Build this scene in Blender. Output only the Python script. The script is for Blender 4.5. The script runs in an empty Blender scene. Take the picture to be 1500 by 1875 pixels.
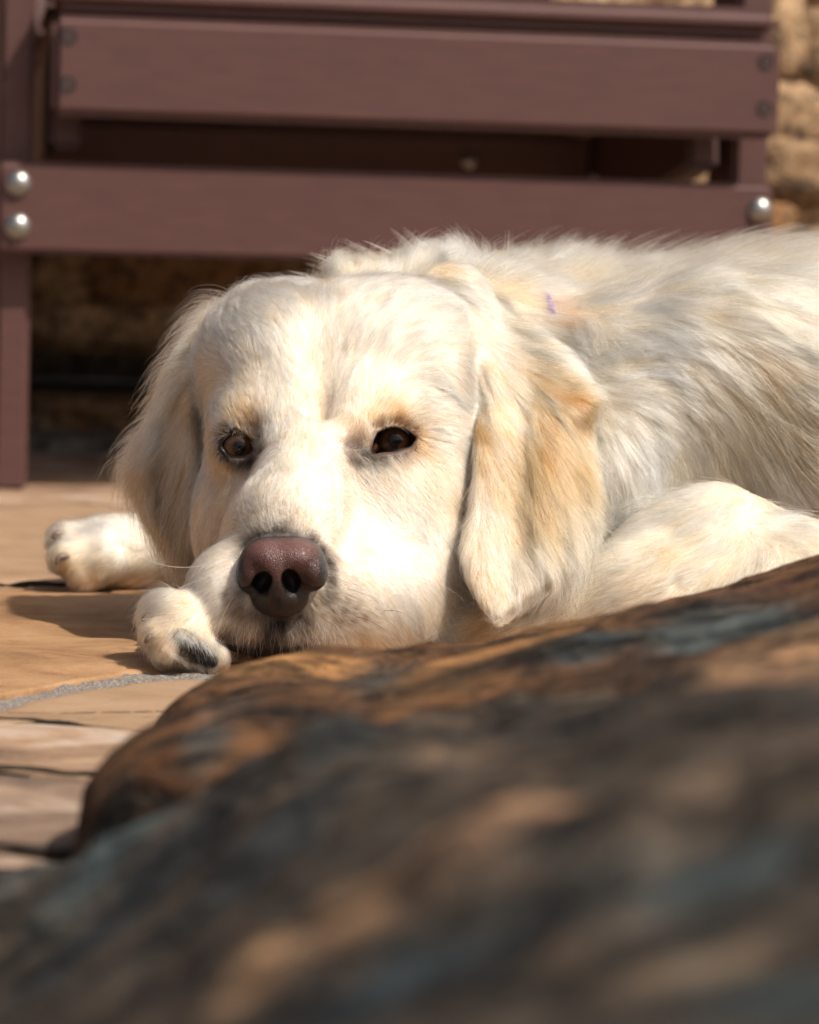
import bpy, bmesh, math, random
import numpy as np
from mathutils import Vector, Matrix, Euler, noise as mnoise
from mathutils.bvhtree import BVHTree
from mathutils.kdtree import KDTree

random.seed(7)
rng = np.random.default_rng(11)
FURQ = 1.0

sc = bpy.context.scene
C = sc.collection

# ------------------------------------------------------------------ camera
CAM_LOC = Vector((0.0, -1.64, 0.2055))
FPX = 6562.0                       # focal length in photograph pixels
cam_d = bpy.data.cameras.new('camera')
cam = bpy.data.objects.new('camera', cam_d)
C.objects.link(cam)
cam.matrix_world = Matrix.Translation(CAM_LOC) @ Matrix.Rotation(math.radians(90 - 4.55), 4, 'X') @ Matrix.Rotation(math.radians(1.6), 4, 'Z')
cam_d.sensor_fit = 'HORIZONTAL'
cam_d.sensor_width = 24.0
cam_d.lens = 24.0 * FPX / 1500.0
cam_d.clip_start = 0.02
cam_d.clip_end = 200.0
cam_d.dof.use_dof = True
cam_d.dof.focus_distance = 1.69
cam_d.dof.aperture_fstop = cam_d.lens / 1000 / 0.0118
sc.camera = cam
CAM_R = cam.matrix_world.to_3x3()

# ------------------------------------------------------------------ light
SUN_EL, SUN_AZ = 53.0, 57.0        # elevation; azimuth measured from the camera side (-Y) towards +X
sd = Vector((math.sin(math.radians(SUN_AZ)) * math.cos(math.radians(SUN_EL)),
             -math.cos(math.radians(SUN_AZ)) * math.cos(math.radians(SUN_EL)),
             math.sin(math.radians(SUN_EL))))
world = bpy.data.worlds.new("World")
sc.world = world
world.use_nodes = True
wn = world.node_tree
wn.nodes.clear()
sky = wn.nodes.new('ShaderNodeTexSky')
sky.sky_type = 'NISHITA'
sky.sun_disc = False
sky.sun_elevation = math.radians(SUN_EL)
sky.sun_rotation = math.atan2(sd.x, sd.y)
sky.air_density = 1.0
sky.dust_density = 5.0
sky.ozone_density = 0.4
bg = wn.nodes.new('ShaderNodeBackground')
bg.inputs['Strength'].default_value = 0.08
wo = wn.nodes.new('ShaderNodeOutputWorld')
wn.links.new(sky.outputs[0], bg.inputs[0])
wn.links.new(bg.outputs[0], wo.inputs[0])
sun_d = bpy.data.lights.new('sun', 'SUN')
sun_d.energy = 4.4
sun_d.angle = math.radians(0.6)
sun_d.color = (1.0, 0.95, 0.885)
sun = bpy.data.objects.new('sun', sun_d)
C.objects.link(sun)
sun.rotation_euler = sd.to_track_quat('Z', 'Y').to_euler()
sun.location = (2, -2, 4)

sc.view_settings.view_transform = 'Standard'
sc.view_settings.look = 'None'
sc.view_settings.gamma = 1.0
sc.view_settings.exposure = 0.33
sc.view_settings.use_curve_mapping = False
sc.render.engine = 'CYCLES'
sc.cycles.max_bounces = 10
sc.cycles.diffuse_bounces = 4
sc.cycles.glossy_bounces = 6
sc.cycles.transmission_bounces = 8
sc.cycles.transparent_max_bounces = 8
sc.cycles.sample_clamp_indirect = 6.0
try:
    sc.cycles_curves.shape = 'RIBBONS'
    sc.cycles_curves.subdivisions = 2
except Exception:
    pass

# ------------------------------------------------------------------ helpers
def P(px, py, Y):
    """a point of the place: where the sight line through a photo pixel meets the plane y = Y"""
    d = CAM_R @ Vector(((px - 750.0) / FPX, -(py - 937.5) / FPX, -1.0))
    t = (Y - CAM_LOC.y) / d.y
    return CAM_LOC + d * t

def sight(px, py):
    d = CAM_R @ Vector(((px - 750.0) / FPX, -(py - 937.5) / FPX, -1.0))
    return d.normalized()

def floor_at(px, py, z=0.0):
    d = sight(px, py)
    return CAM_LOC + d * ((z - CAM_LOC.z) / d.z)

def mm(n):
    return n * 0.001

def new_mesh(name, verts, faces, mat=None, parent=None, smooth=True):
    me = bpy.data.meshes.new(name)
    me.from_pydata([tuple(v) for v in verts], [], [tuple(f) for f in faces])
    if smooth:
        me.polygons.foreach_set('use_smooth', [True] * len(me.polygons))
    me.update()
    o = bpy.data.objects.new(name, me)
    C.objects.link(o)
    if mat:
        me.materials.append(mat)
    if parent:
        o.parent = parent
    return o

def from_bm(name, bm, mat=None, parent=None, smooth=False):
    me = bpy.data.meshes.new(name)
    bm.to_mesh(me)
    bm.free()
    if smooth:
        me.polygons.foreach_set('use_smooth', [True] * len(me.polygons))
    if mat:
        me.materials.append(mat)
    o = bpy.data.objects.new(name, me)
    C.objects.link(o)
    if parent:
        o.parent = parent
    return o

def tag(o, label=None, cat=None, group=None, kind=None):
    if label: o['label'] = label
    if cat: o['category'] = cat
    if group: o['group'] = group
    if kind: o['kind'] = kind
    return o

def empty(name, loc, rz=0.0):
    o = bpy.data.objects.new(name, None)
    C.objects.link(o)
    o.location = loc
    o.rotation_euler = (0, 0, rz)
    o.empty_display_size = 0.05
    return o

class NT:
    def __init__(s, name):
        s.m = bpy.data.materials.new(name)
        s.m.use_nodes = True
        s.t = s.m.node_tree
        s.t.nodes.clear()
        s.out = s.t.nodes.new('ShaderNodeOutputMaterial')
    def n(s, typ, **kw):
        nd = s.t.nodes.new(typ)
        for k, v in kw.items():
            if k.startswith('i_'):
                nd.inputs[k[2:].replace('_', ' ')].default_value = v
            else:
                setattr(nd, k, v)
        return nd
    def l(s, a, b):
        s.t.links.new(a, b)
    def ramp(s, fac, stops, interp='LINEAR'):
        r = s.t.nodes.new('ShaderNodeValToRGB')
        r.color_ramp.interpolation = interp
        els = r.color_ramp.elements
        while len(els) < len(stops):
            els.new(0.5)
        for e, (p, c) in zip(els, stops):
            e.position = p
            e.color = (c[0], c[1], c[2], 1) if len(c) == 3 else c
        s.l(fac, r.inputs[0])
        return r.outputs[0]
    def coords(s, scale=(1, 1, 1), rot=(0, 0, 0), kind='Object'):
        tc = s.n('ShaderNodeTexCoord')
        mp = s.n('ShaderNodeMapping')
        mp.inputs['Scale'].default_value = scale
        mp.inputs['Rotation'].default_value = rot
        s.l(tc.outputs[kind], mp.inputs[0])
        return mp.outputs[0]
    def noise(s, vec, scale, detail=6, rough=0.6, dist=0.0):
        n = s.n('ShaderNodeTexNoise')
        n.inputs['Scale'].default_value = scale
        n.inputs['Detail'].default_value = detail
        n.inputs['Roughness'].default_value = rough
        n.inputs['Distortion'].default_value = dist
        s.l(vec, n.inputs['Vector'])
        return n.outputs['Fac']
    def mix(s, fac, a, b, mode='MIX'):
        m = s.n('ShaderNodeMix', data_type='RGBA', blend_type=mode)
        for sock, v in ((m.inputs[0], fac), (m.inputs[6], a), (m.inputs[7], b)):
            if hasattr(v, 'is_linked'):
                s.l(v, sock)
            else:
                sock.default_value = v if not isinstance(v, tuple) or len(v) == 4 else (*v, 1)
        return m.outputs[2]
    def math(s, op, a, b=0.0):
        m = s.n('ShaderNodeMath', operation=op)
        for sock, v in ((m.inputs[0], a), (m.inputs[1], b)):
            if hasattr(v, 'is_linked'):
                s.l(v, sock)
            else:
                sock.default_value = v
        return m.outputs[0]
    def bsdf(s, col=None, rough=0.6, bump=None, bump_d=0.001, bump_s=1.0, spec=0.5, **kw):
        b = s.n('ShaderNodeBsdfPrincipled')
        if col is not None:
            if hasattr(col, 'is_linked'):
                s.l(col, b.inputs['Base Color'])
            else:
                b.inputs['Base Color'].default_value = (*col, 1)
        if hasattr(rough, 'is_linked'):
            s.l(rough, b.inputs['Roughness'])
        else:
            b.inputs['Roughness'].default_value = rough
        b.inputs['Specular IOR Level'].default_value = spec
        for k, v in kw.items():
            b.inputs[k.replace('_', ' ')].default_value = v
        if bump is not None:
            bp = s.n('ShaderNodeBump')
            bp.inputs['Distance'].default_value = bump_d
            bp.inputs['Strength'].default_value = bump_s
            s.l(bump, bp.inputs['Height'])
            s.l(bp.outputs[0], b.inputs['Normal'])
        s.l(b.outputs[0], s.out.inputs[0])
        return b

# ------------------------------------------------------------------ materials
def mat_polywood():
    n = NT('brown_recycled_plastic')
    v = n.coords((4, 30, 30))
    v2 = n.coords((1, 1, 1))
    a = n.noise(v, 8, 4, 0.6)
    b = n.noise(v2, 60, 5, 0.7)
    c = n.noise(v2, 9, 3, 0.5)
    col = n.ramp(a, [(0.3, (0.068, 0.027, 0.0225)), (0.7, (0.094, 0.039, 0.0325))])
    col = n.mix(n.math('MULTIPLY', c, 0.35), col, (0.11, 0.054, 0.045))
    h = n.math('ADD', n.math('MULTIPLY', a, 0.6), n.math('MULTIPLY', b, 0.4))
    n.bsdf(col, 0.52, h, 0.0006, 0.5, 0.45)
    return n.m

def mat_metal():
    n = NT('stainless_bolt')
    v = n.coords()
    a = n.noise(v, 120, 3)
    col = n.ramp(a, [(0.3, (0.24, 0.23, 0.21)), (0.7, (0.42, 0.40, 0.37))])
    n.bsdf(col, 0.36, None, Metallic=0.9)
    return n.m

def mat_sandstone(i):
    n = NT('sandstone_%s' % ['honey', 'pale', 'brown', 'umber'][i])
    v = n.coords((2.4, 4.2, 4.2), (0, 0, (0.12, -0.2, 0.15, 0.03)[i]), 'Object')
    v2 = n.coords()
    a = n.noise(v, 5, 8, 0.62, 0.6)
    b = n.noise(v2, 45, 8, 0.7)
    c = n.noise(v2, 400, 3, 0.6)
    pal = [
        [(0.25, (0.085, 0.034, 0.009)), (0.40, (0.20, 0.088, 0.026)), (0.56, (0.30, 0.155, 0.062)), (0.8, (0.36, 0.21, 0.105))],
        [(0.25, (0.16, 0.082, 0.038)), (0.45, (0.25, 0.145, 0.074)), (0.65, (0.30, 0.185, 0.105)), (0.85, (0.35, 0.24, 0.155))],
        [(0.32, (0.05, 0.026, 0.016)), (0.42, (0.17, 0.088, 0.046)), (0.54, (0.30, 0.185, 0.11)), (0.66, (0.42, 0.34, 0.28)), (0.8, (0.46, 0.42, 0.38))],
        [(0.34, (0.018, 0.012, 0.011)), (0.45, (0.11, 0.062, 0.040)), (0.57, (0.23, 0.145, 0.095)), (0.72, (0.40, 0.34, 0.29))],
    ][i]
    col = n.ramp(a, pal)
    speck = n.ramp(b, [(0.32, (0.35, 0.30, 0.25)), (0.42, (1, 1, 1))])
    col = n.mix(0.5, col, speck, 'MULTIPLY')
    col = n.mix(n.math('MULTIPLY', c, 0.18), col, (0.62, 0.5, 0.36))
    h = n.math('ADD', n.math('MULTIPLY', a, 0.35), n.math('ADD', n.math('MULTIPLY', b, 0.25), n.math('MULTIPLY', c, 0.06)))
    n.bsdf(col, 0.72, h, 0.006, 0.7, 0.35)
    return n.m

def mat_mortar():
    n = NT('sandy_mortar')
    v = n.coords()
    b = n.noise(v, 900, 3, 0.7)
    c = n.noise(v, 60, 4, 0.6)
    col = n.ramp(b, [(0.35, (0.10, 0.085, 0.07)), (0.5, (0.24, 0.20, 0.165)), (0.68, (0.5, 0.45, 0.4))])
    col = n.mix(n.math('MULTIPLY', c, 0.5), col, (0.20, 0.17, 0.145))
    h = n.math('ADD', b, n.math('MULTIPLY', c, 2.0))
    n.bsdf(col, 0.95, h, 0.0015, 1.0, 0.2)
    return n.m

def mat_boulder(seed, warm):
    n = NT('lichen_boulder_%s' % ('warm' if warm else 'cool'))
    at = n.n('ShaderNodeAttribute', attribute_name='lichen')
    v = n.coords((2.5, 6, 7), (0.1, 0.15, 0.30 + seed), 'Object')
    v2 = n.coords((1.0, 1.6, 1.6), (0, 0, 0.2 + seed))
    a = n.noise(v, 9, 7, 0.68, 0.6)
    b = n.noise(v2, 40 + seed, 7, 0.66, 0.4)
    c = n.noise(v2, 150, 5, 0.7)
    k = n.ramp(a, [(0.38, (0.08, 0.08, 0.08)), (0.47, (0.70, 0.68, 0.66)), (0.60, (1.7, 1.55, 1.4)), (0.72, (2.8, 2.4, 2.0))])
    col = n.mix(1.0, at.outputs['Color'], k, 'MULTIPLY')
    k2 = n.ramp(b, [(0.36, (0.35, 0.30, 0.28)), (0.5, (1, 1, 1)), (0.66, (1.6, 1.5, 1.4))])
    col = n.mix(0.8, col, k2, 'MULTIPLY')
    col = n.mix(n.ramp(c, [(0.5, (0, 0, 0)), (0.72, (.35, .35, .35))]), col, (0.24, 0.17, 0.11) if warm else (0.12, 0.13, 0.12))
    h = n.math('ADD', a, n.math('ADD', n.math('MULTIPLY', b, 0.6), n.math('MULTIPLY', c, 0.2)))
    n.bsdf(col, 0.85, h, 0.012, 0.9, 0.2)
    return n.m

def mat_wallstone(i):
    n = NT('wall_stone_%s' % ['tan', 'rust', 'grey'][i])
    v = n.coords(kind='Object')
    gm = n.n('ShaderNodeNewGeometry'); v = gm.outputs['Position']
    a = n.noise(v, 30 + 5 * i, 8, 0.72, 0.3)
    b = n.noise(v, 110, 5, 0.7)
    pal = [
        [(0.36, (0.05, 0.036, 0.025)), (0.45, (0.33, 0.20, 0.105)), (0.58, (0.55, 0.36, 0.20)), (0.75, (0.62, 0.47, 0.33))],
        [(0.36, (0.035, 0.020, 0.012)), (0.46, (0.30, 0.14, 0.05)), (0.6, (0.38, 0.21, 0.10)), (0.75, (0.46, 0.33, 0.21))],
        [(0.36, (0.026, 0.022, 0.018)), (0.47, (0.15, 0.115, 0.08)), (0.6, (0.30, 0.24, 0.18)), (0.75, (0.42, 0.37, 0.31))]][i]
    col = n.ramp(a, pal)
    col = n.mix(n.ramp(b, [(0.50, (0, 0, 0)), (0.60, (.9, .9, .9))]), col, (0.07, 0.048, 0.03))
    n.bsdf(col, 0.85, n.math('ADD', a, n.math('MULTIPLY', b, 0.4)), 0.008, 0.9, 0.3)
    return n.m

M_WOOD, M_BOLT = mat_polywood(), mat_metal()
M_SAND = [mat_sandstone(i) for i in range(4)]
M_MORTAR = mat_mortar()
M_WALL = [mat_wallstone(i) for i in range(3)]

# ------------------------------------------------------------------ ground
rs = random.Random(3)
g = 6.0
bmg = bmesh.new()
bmesh.ops.create_grid(bmg, x_segments=60, y_segments=60, size=60)
ground = from_bm('ground', bmg, M_MORTAR)
ground.location = (0, 0, -0.0075)
tag(ground, 'sandy grey mortar bed under the sandstone paving', kind='structure')

patio = empty('patio', (0, 0, 0))
tag(patio, 'crazy paving of honey sandstone slabs with mortar joints', kind='structure')

def slab(poly, mat, top=0.0, wav=0.0018, seed=0, gap=0.005, res=0.012, layer=0.0):
    """one irregular paving stone: dense top with its own uneven relief, rounded arris and a side"""
    cx = sum(p[0] for p in poly) / len(poly)
    cy = sum(p[1] for p in poly) / len(poly)
    # subdivide and roughen the outline
    pts = []
    for i in range(len(poly)):
        a, b = Vector(poly[i]), Vector(poly[(i + 1) % len(poly)])
        L = (b - a).length
        k = max(2, int(L / res))
        for j in range(k):
            t = j / k
            p = a.lerp(b, t)
            nrm = Vector((-(b - a).y, (b - a).x)).normalized()
            w = mnoise.noise(Vector((p.x * 14, p.y * 14, seed))) * 0.006 + mnoise.noise(Vector((p.x * 60, p.y * 60, seed + 5))) * 0.0018
            pts.append(p + nrm * w * min(1, 6 * min(t, 1 - t) + 0.2))
    bm = bmesh.new()
    rings = []
    def z_at(x, y):
        z = wav * (mnoise.noise(Vector((x * 7, y * 13, seed))) * 2 + mnoise.noise(Vector((x * 25, y * 50, seed + 9))) * 0.7)
        if layer:
            q = mnoise.noise(Vector((x * 3.0, y * 9.0, seed + 3)))
            z += layer * (1 / (1 + math.exp(-30 * (q - 0.05))) + 0.6 / (1 + math.exp(-36 * (q + 0.25))))
        return z
    steps = [(1.0, -0.03), (1.0, -0.0035), (0.9985, -0.0012), (None, 0.0)]
    cen = Vector((cx, cy))
    nr = max(3, int(max((p - cen).length for p in pts) / 0.02))
    offs = [(0.0, -0.03), (0.0, -0.004), (0.0012, -0.0014), (0.0035, 0.0)]
    for off, dz in offs:
        r = []
        for p in pts:
            d = (p - cen)
            q = cen + d * max(0, 1 - off / max(d.length, 1e-4))
            r.append(bm.verts.new((q.x - cx, q.y - cy, top + dz + (z_at(q.x, q.y) if dz > -0.02 else 0))))
        rings.append(r)
    for k in range(1, nr):
        f = 1 - k / nr
        r = []
        for p in pts:
            d = (p - cen)
            q = cen + d * max(0, 1 - 0.0035 / max(d.length, 1e-4)) * f
            r.append(bm.verts.new((q.x - cx, q.y - cy, top + z_at(q.x, q.y))))
        rings.append(r)
    for a, b in zip(rings[:-1], rings[1:]):
        for i in range(len(pts)):
            j = (i + 1) % len(pts)
            bm.faces.new((a[i], a[j], b[j], b[i]))
    c = bm.verts.new((0, 0, top + z_at(cx, cy)))
    for i in range(len(pts)):
        bm.faces.new((rings[-1][i], rings[-1][(i + 1) % len(pts)], c))
    bmesh.ops.recalc_face_normals(bm, faces=bm.faces)
    o = from_bm('paving_stone', bm, mat, patio, True)
    o.location = (cx, cy, 0)
    return o

F = lambda px, py: floor_at(px, py).xy.to_tuple()
# the slabs seen at the left, front to back (x, y in metres)
def ccw(poly):
    a = sum(poly[i][0] * poly[(i + 1) % len(poly)][1] - poly[(i + 1) % len(poly)][0] * poly[i][1] for i in range(len(poly)))
    return poly if a > 0 else poly[::-1]
hand = [
    # honey slab behind the muzzle, in front of the far paw
    ([F(-160, 1300), F(0, 1272), F(130, 1246), F(230, 1228), F(330, 1222), F(560, 1235), (0.30, 0.03), (0.31, 0.30), F(420, 1080), F(60, 1078), F(-60, 1085), (-0.42, 0.30), (-0.44, 0.02)], 0, 0.0, 0.0022, 0.0016),
    # pale slab with the crack
    ([F(-160, 1340), F(20, 1292), F(140, 1265), F(240, 1248), F(340, 1241), (0.28, -0.03), (0.27, -0.17), F(320, 1345), F(60, 1318), F(-200, 1306)], 1, 0.0, 0.0012, 0.0),
    # brown weathered strips
    ([F(-220, 1311), F(60, 1325), F(320, 1352), (0.26, -0.185), (0.25, -0.30), F(190, 1418), F(60, 1404), F(-260, 1396)], 2, -0.001, 0.0018, 0.0012),
    ([F(-260, 1404), F(60, 1412), F(190, 1426), (0.24, -0.315), (0.24, -0.46), F(150, 1560), F(-100, 1530), F(-330, 1520)], 3, -0.002, 0.0022, 0.0015),
    ([F(-330, 1532), F(-100, 1542), F(150, 1572), (0.23, -0.475), (0.23, -0.85), (-0.30, -0.85), (-0.33, -0.55)], 3, -0.003, 0.0022, 0.0015),
    # slab under and beyond the far paw
    ([F(-80, 1074), F(60, 1068), F(420, 1070), (0.02, 0.42), (0.06, 0.80), F(420, 938), F(100, 925), F(-140, 930), (-0.5, 0.5)], 1, 0.001, 0.0018, 0.001),
    ([(-0.47, 0.93), F(100, 919), F(420, 930), (0.07, 0.84), (0.10, 1.45), (-0.2, 1.50), (-0.5, 1.45)], 2, 0.0, 0.0018, 0.001),
]
for i, (poly, m, top, wav, layer) in enumerate(hand):
    slab(ccw([Vector(p).to_tuple() for p in poly]), M_SAND[m], top, wav, i * 3.1, layer=layer)
n_ = NT('dark_joint_strip'); n_.bsdf((0.022, 0.016, 0.012), 0.95, None, spec=0.1); M_JOINT_DARK = n_.m  # dark filler strips, in place of the shade of deep open cracks
def joint(name, top_px, bot_px, mat, z0, ext=0.012, rag=0.0):
    """mortar, or a dark strip in place of crack shade, along a joint between two slabs"""
    jt = [F(x_, y_) for x_, y_ in top_px]; jb = [F(x_, y_) for x_, y_ in bot_px]
    jv, jf = [], []
    NJ = 260
    for i in range(NJ + 1):
        t = i / NJ * (len(jt) - 1); k_ = min(int(t), len(jt) - 2); f_ = t - k_
        a_ = Vector(jt[k_]).lerp(Vector(jt[k_ + 1]), f_); b_ = Vector(jb[k_]).lerp(Vector(jb[k_ + 1]), f_)
        d_ = (a_ - b_).normalized()
        w_ = 1 + rag * mnoise.noise(Vector((a_.x * 40, a_.y * 10, 3)))
        m_ = (a_ + b_) / 2; hw = (a_ - b_).length / 2 * max(0.1, w_) + ext
        for j in range(13):
            q = m_ + d_ * hw * (1 - j / 6)
            zz_ = z0 + 0.0014 * mnoise.noise(Vector((q.x * 90, q.y * 90, 1))) + 0.0008 * mnoise.noise(Vector((q.x * 300, q.y * 300, 4)))
            if rag: zz_ = z0 + 0.0012 * mnoise.noise(Vector((q.x * 60, q.y * 90, 1))) - 0.0015 * (abs(1 - j / 6)) ** 3
            jv.append((q.x, q.y, zz_))
    for i in range(NJ):
        for j in range(12):
            jf.append((i * 13 + j, (i + 1) * 13 + j, (i + 1) * 13 + j + 1, i * 13 + j + 1))
    return new_mesh(name, jv, jf, mat, patio)
joint('mortar_joint', ((-200, 1316), (-60, 1292), (0, 1279), (60, 1266), (130, 1251), (180, 1240), (230, 1232), (290, 1227), (340, 1227), (420, 1230)),
      ((-200, 1334), (-60, 1305), (0, 1292), (60, 1279), (140, 1261), (190, 1252), (240, 1245), (290, 1241), (340, 1238), (420, 1240)), M_MORTAR, -0.0022)
joint('dark_joint', ((-200, 1305), (60, 1319), (320, 1347)), ((-200, 1308), (60, 1323), (320, 1351)), M_JOINT_DARK, 0.0012, 0.0022, 1.2)
joint('dark_joint', ((-240, 1396), (60, 1405), (190, 1419)), ((-240, 1400), (60, 1410), (190, 1422)), M_JOINT_DARK, 0.0010, 0.0012, 2.2)
joint('dark_joint', ((-320, 1522), (-100, 1531), (150, 1561)), ((-330, 1527), (-100, 1537), (150, 1567)), M_JOINT_DARK, 0.0006, 0.001, 2.2)
joint('dark_joint', ((-80, 1078), (60, 1071), (420, 1072)), ((-80, 1081), (60, 1074), (420, 1076)), M_JOINT_DARK, 0.0020, 0.003, 1.6)
# the rest of the patio: irregular quads left and right of the visible strip
def quad_field(x0, x1, y0, y1, nx, ny, seed):
    r = random.Random(seed)
    gx = [[None] * (ny + 1) for _ in range(nx + 1)]
    for i in range(nx + 1):
        for j in range(ny + 1):
            jx = 0 if i in (0, nx) else r.uniform(-.25, .25) * (x1 - x0) / nx
            jy = 0 if j in (0, ny) else r.uniform(-.25, .25) * (y1 - y0) / ny
            gx[i][j] = Vector((x0 + (x1 - x0) * i / nx + jx, y0 + (y1 - y0) * j / ny + jy))
    for i in range(nx):
        for j in range(ny):
            q = [gx[i][j], gx[i + 1][j], gx[i + 1][j + 1], gx[i][j + 1]]
            c = sum(q, Vector((0, 0))) / 4
            q = [c + (p - c) * max(0.2, 1 - 0.007 / (p - c).length) for p in q]
            slab([p.to_tuple() for p in q], M_SAND[r.choice([0, 1, 1, 2])], r.uniform(-.001, .0015), 0.0015, r.uniform(0, 90), res=0.03)
quad_field(-1.7, -0.52, -1.6, 1.5, 4, 9, 5)
quad_field(0.34, 1.9, -0.1, 1.5, 5, 5, 6)
quad_field(0.115, 0.335, 0.33, 1.5, 1, 4, 8)

# ------------------------------------------------------------------ stone wall behind the chair
wall = empty('stone_wall', (0, 1.62, 0))
tag(wall, 'rough brown and tan rubble stone wall behind the chair', kind='structure')
bmw = bmesh.new()
bmesh.ops.create_cube(bmw, size=1.0)
bmesh.ops.scale(bmw, vec=(7.0, 0.25, 1.6), verts=bmw.verts)
core = from_bm('wall_core', bmw, M_WALL[0], wall)
core.location = (0, 0.19, 0.882)
for (dy_, dz_, hz_) in ((0.235, 0.015, 0.056), (0.62, 0.10, 0.30)):
    bmw = bmesh.new()
    bmesh.ops.create_cube(bmw, size=1.0)
    bmesh.ops.scale(bmw, vec=(7.0, 0.25, hz_), verts=bmw.verts)
    low_ = from_bm('wall_footing', bmw, M_WALL[2], wall)
    low_.location = (0, dy_, dz_)

def rubble(w, h, d, seed):
    bm = bmesh.new()
    bmesh.ops.create_cube(bm, size=1.0)
    bmesh.ops.subdivide_edges(bm, edges=bm.edges, cuts=2, use_grid_fill=True)
    for v in bm.verts:
        p = v.co.copy()
        s = p.normalized() * 0.60
        q = p.lerp(s, 0.14)
        q = Vector((q.x * w, q.y * d, q.z * h))
        nz = mnoise.noise_vector(Vector((p.x * 2 + seed, p.y * 2, p.z * 2 + seed)))
        v.co = q + Vector((nz.x * w * .09, nz.y * d * .2, nz.z * h * .10))
    me = bpy.data.meshes.new('stone')
    bm.to_mesh(me); bm.free()
    me.polygons.foreach_set('use_smooth', [True] * len(me.polygons))
    return me
protos = [rubble(1, 1, 1, s * 7.3) for s in range(9)]
for me in protos:
    me.materials.append(M_WALL[0])
rw = random.Random(21)
z = 0.078
row = 0
while z < 1.2:
    h = rw.uniform(0.045, 0.085)
    x = -1.9 + rw.uniform(-.1, 0)
    while x < 2.0:
        w = rw.uniform(0.06, 0.17)
        o = bpy.data.objects.new('stone', protos[rw.randrange(9)])
        C.objects.link(o)
        o.parent = wall
        o.scale = (w * rw.uniform(1.0, 1.2), 0.07, h * rw.uniform(1.0, 1.35))
        o.location = (x + w / 2, 0.052 + rw.uniform(-.006, .008), z + h / 2 + rw.uniform(0, .008))
        o.rotation_euler = (0, rw.uniform(-.2, .2) if row else 0, 0)
        if row == 0: o.location.z += 0.008
        o.material_slots[0].link = 'OBJECT'
        o.material_slots[0].material = M_WALL[rw.choice([0, 0, 0, 1])]
        x += w
    z += h
    row += 1
# plinth course below the dark recess, and a grey ledge in front of it
x = -1.9
while x < 2.0:
    w = rw.uniform(0.14, 0.3)
    o = bpy.data.objects.new('stone', protos[rw.randrange(9)])
    C.objects.link(o)
    o.parent = wall
    o.scale = (w * 1.02, 0.11, 0.045)
    o.location = (x + w / 2, 0.02, 0.024)
    o.material_slots[0].link = 'OBJECT'
    o.material_slots[0].material = M_WALL[rw.choice([1, 1, 0])]
    x += w
bml = bmesh.new()
bmesh.ops.create_cube(bml, size=1.0)
bmesh.ops.scale(bml, vec=(3.8, 0.13, 0.016), verts=bml.verts)
bmesh.ops.bevel(bml, geom=bml.edges[:], offset=0.003, segments=2, affect='EDGES')
ledge = from_bm('ledge', bml, M_WALL[2], wall)
ledge.location = (0, -0.095, 0.006)

# ------------------------------------------------------------------ chair
def board_bm(w, d, h, bev=0.003, seg=3):
    bm = bmesh.new()
    bmesh.ops.create_cube(bm, size=1.0)
    bmesh.ops.scale(bm, vec=(w, d, h), verts=bm.verts)
    bmesh.ops.bevel(bm, geom=bm.edges[:], offset=min(bev, .45 * min(w, d, h)), segments=seg, affect='EDGES')
    return bm
def board(name, x0, x1, y0, y1, z0, z1, parent, bev=0.003, rot=None):
    o = from_bm(name, board_bm(x1 - x0, y1 - y0, z1 - z0, bev), M_WOOD, parent, True)
    for p in o.data.polygons:
        p.use_smooth = False
    o.location = ((x0 + x1) / 2, (y0 + y1) / 2, (z0 + z1) / 2)
    if rot: o.rotation_euler = rot
    return o
CH = 0.0
CH_YAW = math.radians(10.5)
CY = 1.00
left_pt = P(-6, 380, CY)
chair = empty('garden_chair', (left_pt.x, CY, 0), CH_YAW)
tag(chair, 'low brown slatted recycled plastic garden chair behind the dog against the stone wall', 'chair')
W = 0.591
board('apron_rail', 0, W, 0, 0.022, 0.178, 0.2455, chair, 0.004)
board('leg', 0.002, 0.028, 0.0235, 0.105, 0.0, 0.52, chair, 0.004)
board('leg', W - 0.026, W + 0.001, 0.0235, 0.105, 0.0, 0.52, chair, 0.004)
# seat side rails run back and down
for xx in (0.040, W - 0.062):
    o = board('seat_rail', xx, xx + 0.024, 0.026, 0.62, 0.250, 0.335, chair, 0.004, (math.radians(-9), 0, 0))
    o.location.z -= 0.040
SX0, SX1 = 0.037, W - 0.004
front = board('seat_slat', SX0, SX1, -0.022, -0.001, 0.2790, 0.3525, chair, 0.006)
top = board('seat_slat', SX0 - 0.001, SX1 + 0.001, -0.018, 0.050, 0.3560, 0.378, chair, 0.009)
for k in range(5):
    s_ = board('seat_slat', SX0 + .003, SX1 - .003, 0.0535 + k * 0.098, 0.1500 + k * 0.098, 0.348 - k * 0.0155, 0.370 - k * 0.0155, chair, 0.008, (math.radians(-9), 0, 0))
board('rear_rail', 0.066, W - 0.066, 0.330, 0.354, 0.195, 0.285, chair, 0.004)
for k in range(5):
    board('back_slat', 0.06 + k * 0.096, 0.148 + k * 0.096, 0.60, 0.622, 0.28, 1.02, chair, 0.006, (math.radians(-16), 0, 0))
for xx in (0.028, W - 0.098):
    board('armrest', xx - 0.03, xx + 0.10, -0.04, 0.66, 0.5215, 0.545, chair, 0.008)
for xx in (0.004, W - 0.030):
    board('leg', xx, xx + 0.026, 0.55, 0.62, 0.0, 0.52, chair, 0.004)

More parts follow.
